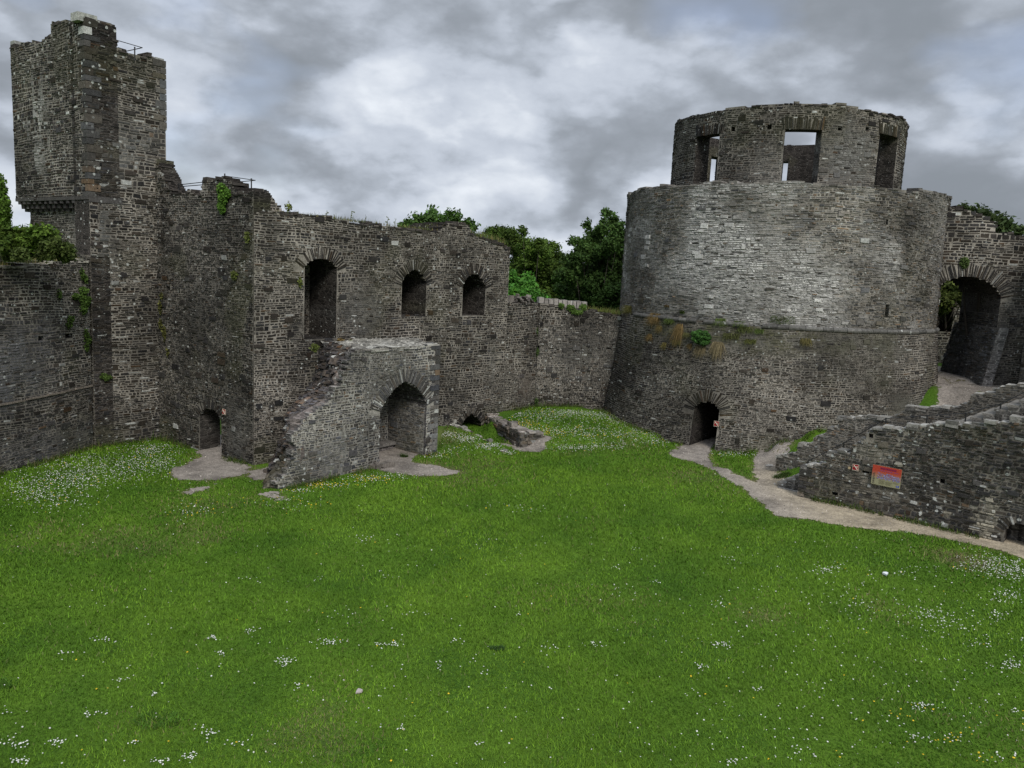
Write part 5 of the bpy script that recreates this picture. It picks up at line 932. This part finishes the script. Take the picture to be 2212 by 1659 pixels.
# --- no-climbing signs
def sign(label, surf, x, y, w, group='small red warning signs on the walls'):
    u, v = surf.hit(x, y); o = thing('warning_sign', label, 'sign', surf.P(u, v, .06), group); P = lambda a, b_, d: surf.P(u+a*w, v+b_*w, .085+d)
    e = V(*surf.e, 0) if hasattr(surf, 'e') else surf.P(u+.05, v, 0)-surf.P(u-.05, v, 0); e = e/np.linalg.norm(e); nn = surf.P(u, v, 1.)-surf.P(u, v, 0.); nn = nn/np.linalg.norm(nn); up = V(0, 0, 1); c0 = surf.P(u, v, .09)
    b = MB(); b.box(c0, e*w/2, nn*.012, up*w*.52, (.40, .35, .28, 0)); b.build('plate', PLAIN, o)
    b = MB(); b.box(c0+nn*.012+up*w*.03, e*w*.43, nn*.003, up*w*.42, (.28, .015, .02, 0)); b.build('red_field', PLAIN, o)
    b = MB(); q = lambda a, c_: c0+nn*.02+e*a*w+up*c_*w
    for s0, s1, r in ((q(-.22, .3), q(.05, -.02), .05), (q(.05, -.02), q(.34, -.36), .05), (q(-.05, .1), q(.34, .22), .035), (q(0, .02), q(.36, .0), .035), (q(-.12, .18), q(-.36, .05), .03)): b.tube([s0, s1], r*w, (.68, .62, .5, 0), 6)
    b.box(q(-.27, .36), e*.06*w, nn*.004, up*.06*w, (.68, .62, .5, 0)); b.build('falling_figure', PLAIN, o)
sign('small red sign right of the little doorway in the hall end wall', S_W2, 488, 889, .24)
sign('small red sign on the right jamb of the keep doorway', S_KE, 1549, 915, .27)
sign('small red sign on the staircase wall, left of the information board', S_SF, 1850, 1009, .24)
_u, _v = S_SF.hit(1836, 1010); b = MB(); b.box(S_SF.P(_u, _v, .06), V(*S_SF.e, 0)*.045, V(*S_SF.n, 0)*.03, V(0, 0, .05), (.42, .33, .2, 0), .2); props(b.build('wall_plate', PLAIN), 'tiny buff plate left of the staircase warning sign', 'plate')
# --- information board
(bu0, _), (bu1, _) = S_SF.hit(1885.5, 1022), S_SF.hit(1949, 1026); bv1, bv0 = S_SF.hit(1887, 1001.5)[1]-.0, S_SF.hit(1884, 1043)[1]; bw_, bh = bu1-bu0, bv1-bv0
ib = thing('information_board', 'tilted red and cream information panel fixed to the staircase wall', 'sign', S_SF.P((bu0+bu1)/2, bv0, .1))
rot = math.radians(0.6); E_ = V(*S_SF.e, 0)*math.cos(rot)+V(0, 0, 1)*math.sin(-rot); Up = V(0, 0, 1)*math.cos(rot)+V(*S_SF.e, 0)*math.sin(rot); Nb = V(*S_SF.n, 0); O_ = S_SF.P(bu0, bv0, .12)
def bp(a, c_, d): return O_+E_*a*bw_+Up*c_*bh+Nb*d
def rect(b, a0, a1, c0_, c1, d, col): b.add([bp(a0, c0_, d), bp(a1, c0_, d), bp(a1, c1, d), bp(a0, c1, d)], [(0, 1, 2, 3)], (*col, 0))
b = MB(); b.box(bp(.5, .5, -.01), E_*bw_/2, Nb*.012, Up*bh/2, (.29, .28, .17, 0)); b.build('panel', PRINT, ib)
b = MB(); n_ = 60; vs = []; fs = []                      # printed red top running into cream
for i in range(13): c_ = .30+.70*i/12; t = np.clip((c_-.30)/.38, 0, 1); col = V(.30, .26, .16)*(1-t)+V(.42, .055, .03)*t; rect(b, .004, .996, c_-.0 if i else .30, min(c_+.70/12, .997), .0045+.0001*i, col)
b.build('printed_red_field', PRINT, ib)
b = MB(); rect(b, .27, .82, .82, .93, .0075, (.30, .02, .05)); b.build('title_band', PRINT, ib)
b = MB()
for s_, (ya, yb_) in enumerate(((.845, .905), (.74, .785))):
    for (x0, x1) in (((.28, .45), (.48, .61), (.64, .8)) if s_ == 0 else ((.28, .43), (.49, .70), (.75, .88))):
        x = x0
        while x < x1: w = random.uniform(.01, .02); rect(b, x, x+w, ya, yb_-random.choice((0, .015)), .009, (.16, .015, .06) if s_ == 0 else (.30, .07, .20)); x += w+.006
b.build('title_lettering', PRINT, ib)
b = MB()
for k in range(230):
    x = .20+.78*rng.random(); top_ = .52+.16*vn(np.array([x*9]), np.array([0.]), 5)[0]+.05; y = .33+(top_-.33)*rng.random(); w, h = random.uniform(.012, .035), random.uniform(.015, .05)
    col = random.choice(((.20, .22, .42), (.28, .30, .50), (.36, .34, .52), (.30, .10, .22), (.16, .16, .34))); a = random.uniform(-.5, .5); c_, s__ = math.cos(a), math.sin(a)
    pts = [(x+(i*w*c_-j*h*s__), y+(i*w*s__+j*h*c_)) for i, j in ((-.5, -.5), (.5, -.5), (.4, .5), (-.4, .5))]; pts = [(min(max(p_[0], .16), .99), min(max(p_[1], .31), .74)) for p_ in pts]
    b.add([bp(p_[0], p_[1], .0085+.00002*k) for p_ in pts], [(0, 1, 2, 3)], (*col, 0))
b.build('picture', PRINT, ib)
b = MB()
for x0, x1, y0, y1 in ((.27, .47, .06, .27), (.50, .72, .06, .25), (.75, .94, .21, .27)):
    y = y1
    while y > y0: rect(b, x0, x1-random.choice((0, 0, .04)), y-.012, y, .0075, (.25, .23, .13)); y -= .024
b.build('text_columns', PRINT, ib)
b = MB(); rect(b, .87, .965, .05, .15, .0078, (.03, .07, .40))
for k in range(12): a = 2*math.pi*k/12; rect(b, .9175+.022*math.cos(a)-.004, .9175+.022*math.cos(a)+.004, .10+.033*math.sin(a)-.006, .10+.033*math.sin(a)+.006, .0085, (.7, .6, .05))
b.build('star_flag', PRINT, ib)
fc = bpy.data.curves.new('DINEFWR', 'FONT'); fc.body = 'DINEFWR'; fc.size = .105; fc.extrude = .001; fo = bpy.data.objects.new('place_name', fc); COL.objects.link(fo)
dg = bpy.context.evaluated_depsgraph_get(); me = bpy.data.meshes.new_from_object(fo.evaluated_get(dg)); bpy.data.objects.remove(fo); vv = np.array([v.co[:] for v in me.vertices]); L0 = vv[:, 0].max()
vv2 = np.array([bp(.115-(v[1])/bw_*.95, .05+(v[0]/L0)*.56, .010+v[2]) for v in vv]); o = obj('place_name', vv2, [tuple(p.vertices) for p in me.polygons], PRINT, ib, (.08, .06, .05))
# --- iron rails
def rail(label, posts, rails, name='handrail', rp=.028, rr=.018):
    o = thing(name, label, 'handrail', posts[0][0])
    for a, c_ in posts: b = MB(); b.tube([a, c_], rp, n=8); b.tube([c_, c_+V(0, 0, .03)], rp*1.2, n=8); b.build('post', IRON, o)
    for l in rails: b = MB(); b.tube(l, rr, n=6); b.build('rail', IRON, o)
    return o
SR = S_SF.shifted(-.85); hp = [SR.hit(x, y) for x, y in ((1746, 997), (1823, 957), (1914, 904.5), (2003, 898), (2087, 893.5), (2162, 873), (2225, 842))]
rail('thin black handrail following the staircase, on six short posts', [(SR.P(u, v-1.0, 0), SR.P(u, v, 0)) for u, v in hp], [[SR.P(u, v+.01, 0) for u, v in hp]], rp=.026, rr=.017)
Q = lambda x, y, D: at_dist(x, y, D)
rail('black guard rail on top of the tall tower', [(Q(291, 131, 38.6), Q(291, 103, 38.6)), (Q(246, 105, 40), Q(246, 86, 40))], [[Q(238, 82.7, 40), Q(307.5, 103, 38.3)], [Q(255, 114.5, 39.6), Q(307.5, 103, 38.3)], [Q(262, 119, 39.6), Q(299, 131, 38.5)]])
rail('black guard rail on the parapet at the hall corner', [(Q(485.5, 398, 37.5), Q(485.5, 376.5, 37.5)), (Q(497, 410, 38.5), Q(497, 391.5, 38.5)), (Q(543, 439, 35.5), Q(543, 387, 35.5))], [[Q(486, 380, 37.5), Q(551.5, 389.5, 35.4)], [Q(491, 395.5, 38.7), Q(551.5, 389.5, 35.4)], [Q(517, 418.6, 37), Q(550, 423, 35.4)]])
rail('pair of dark rails bridging the gap beside the tall tower', [(Q(438, 420, 37.6), Q(438, 392, 37.6)), (Q(386, 425, 39), Q(386, 397, 39))], [[Q(384, 399.5, 39), Q(440, 393.3, 37.6)], [Q(384, 403.5, 39), Q(440, 399, 37.6)]])
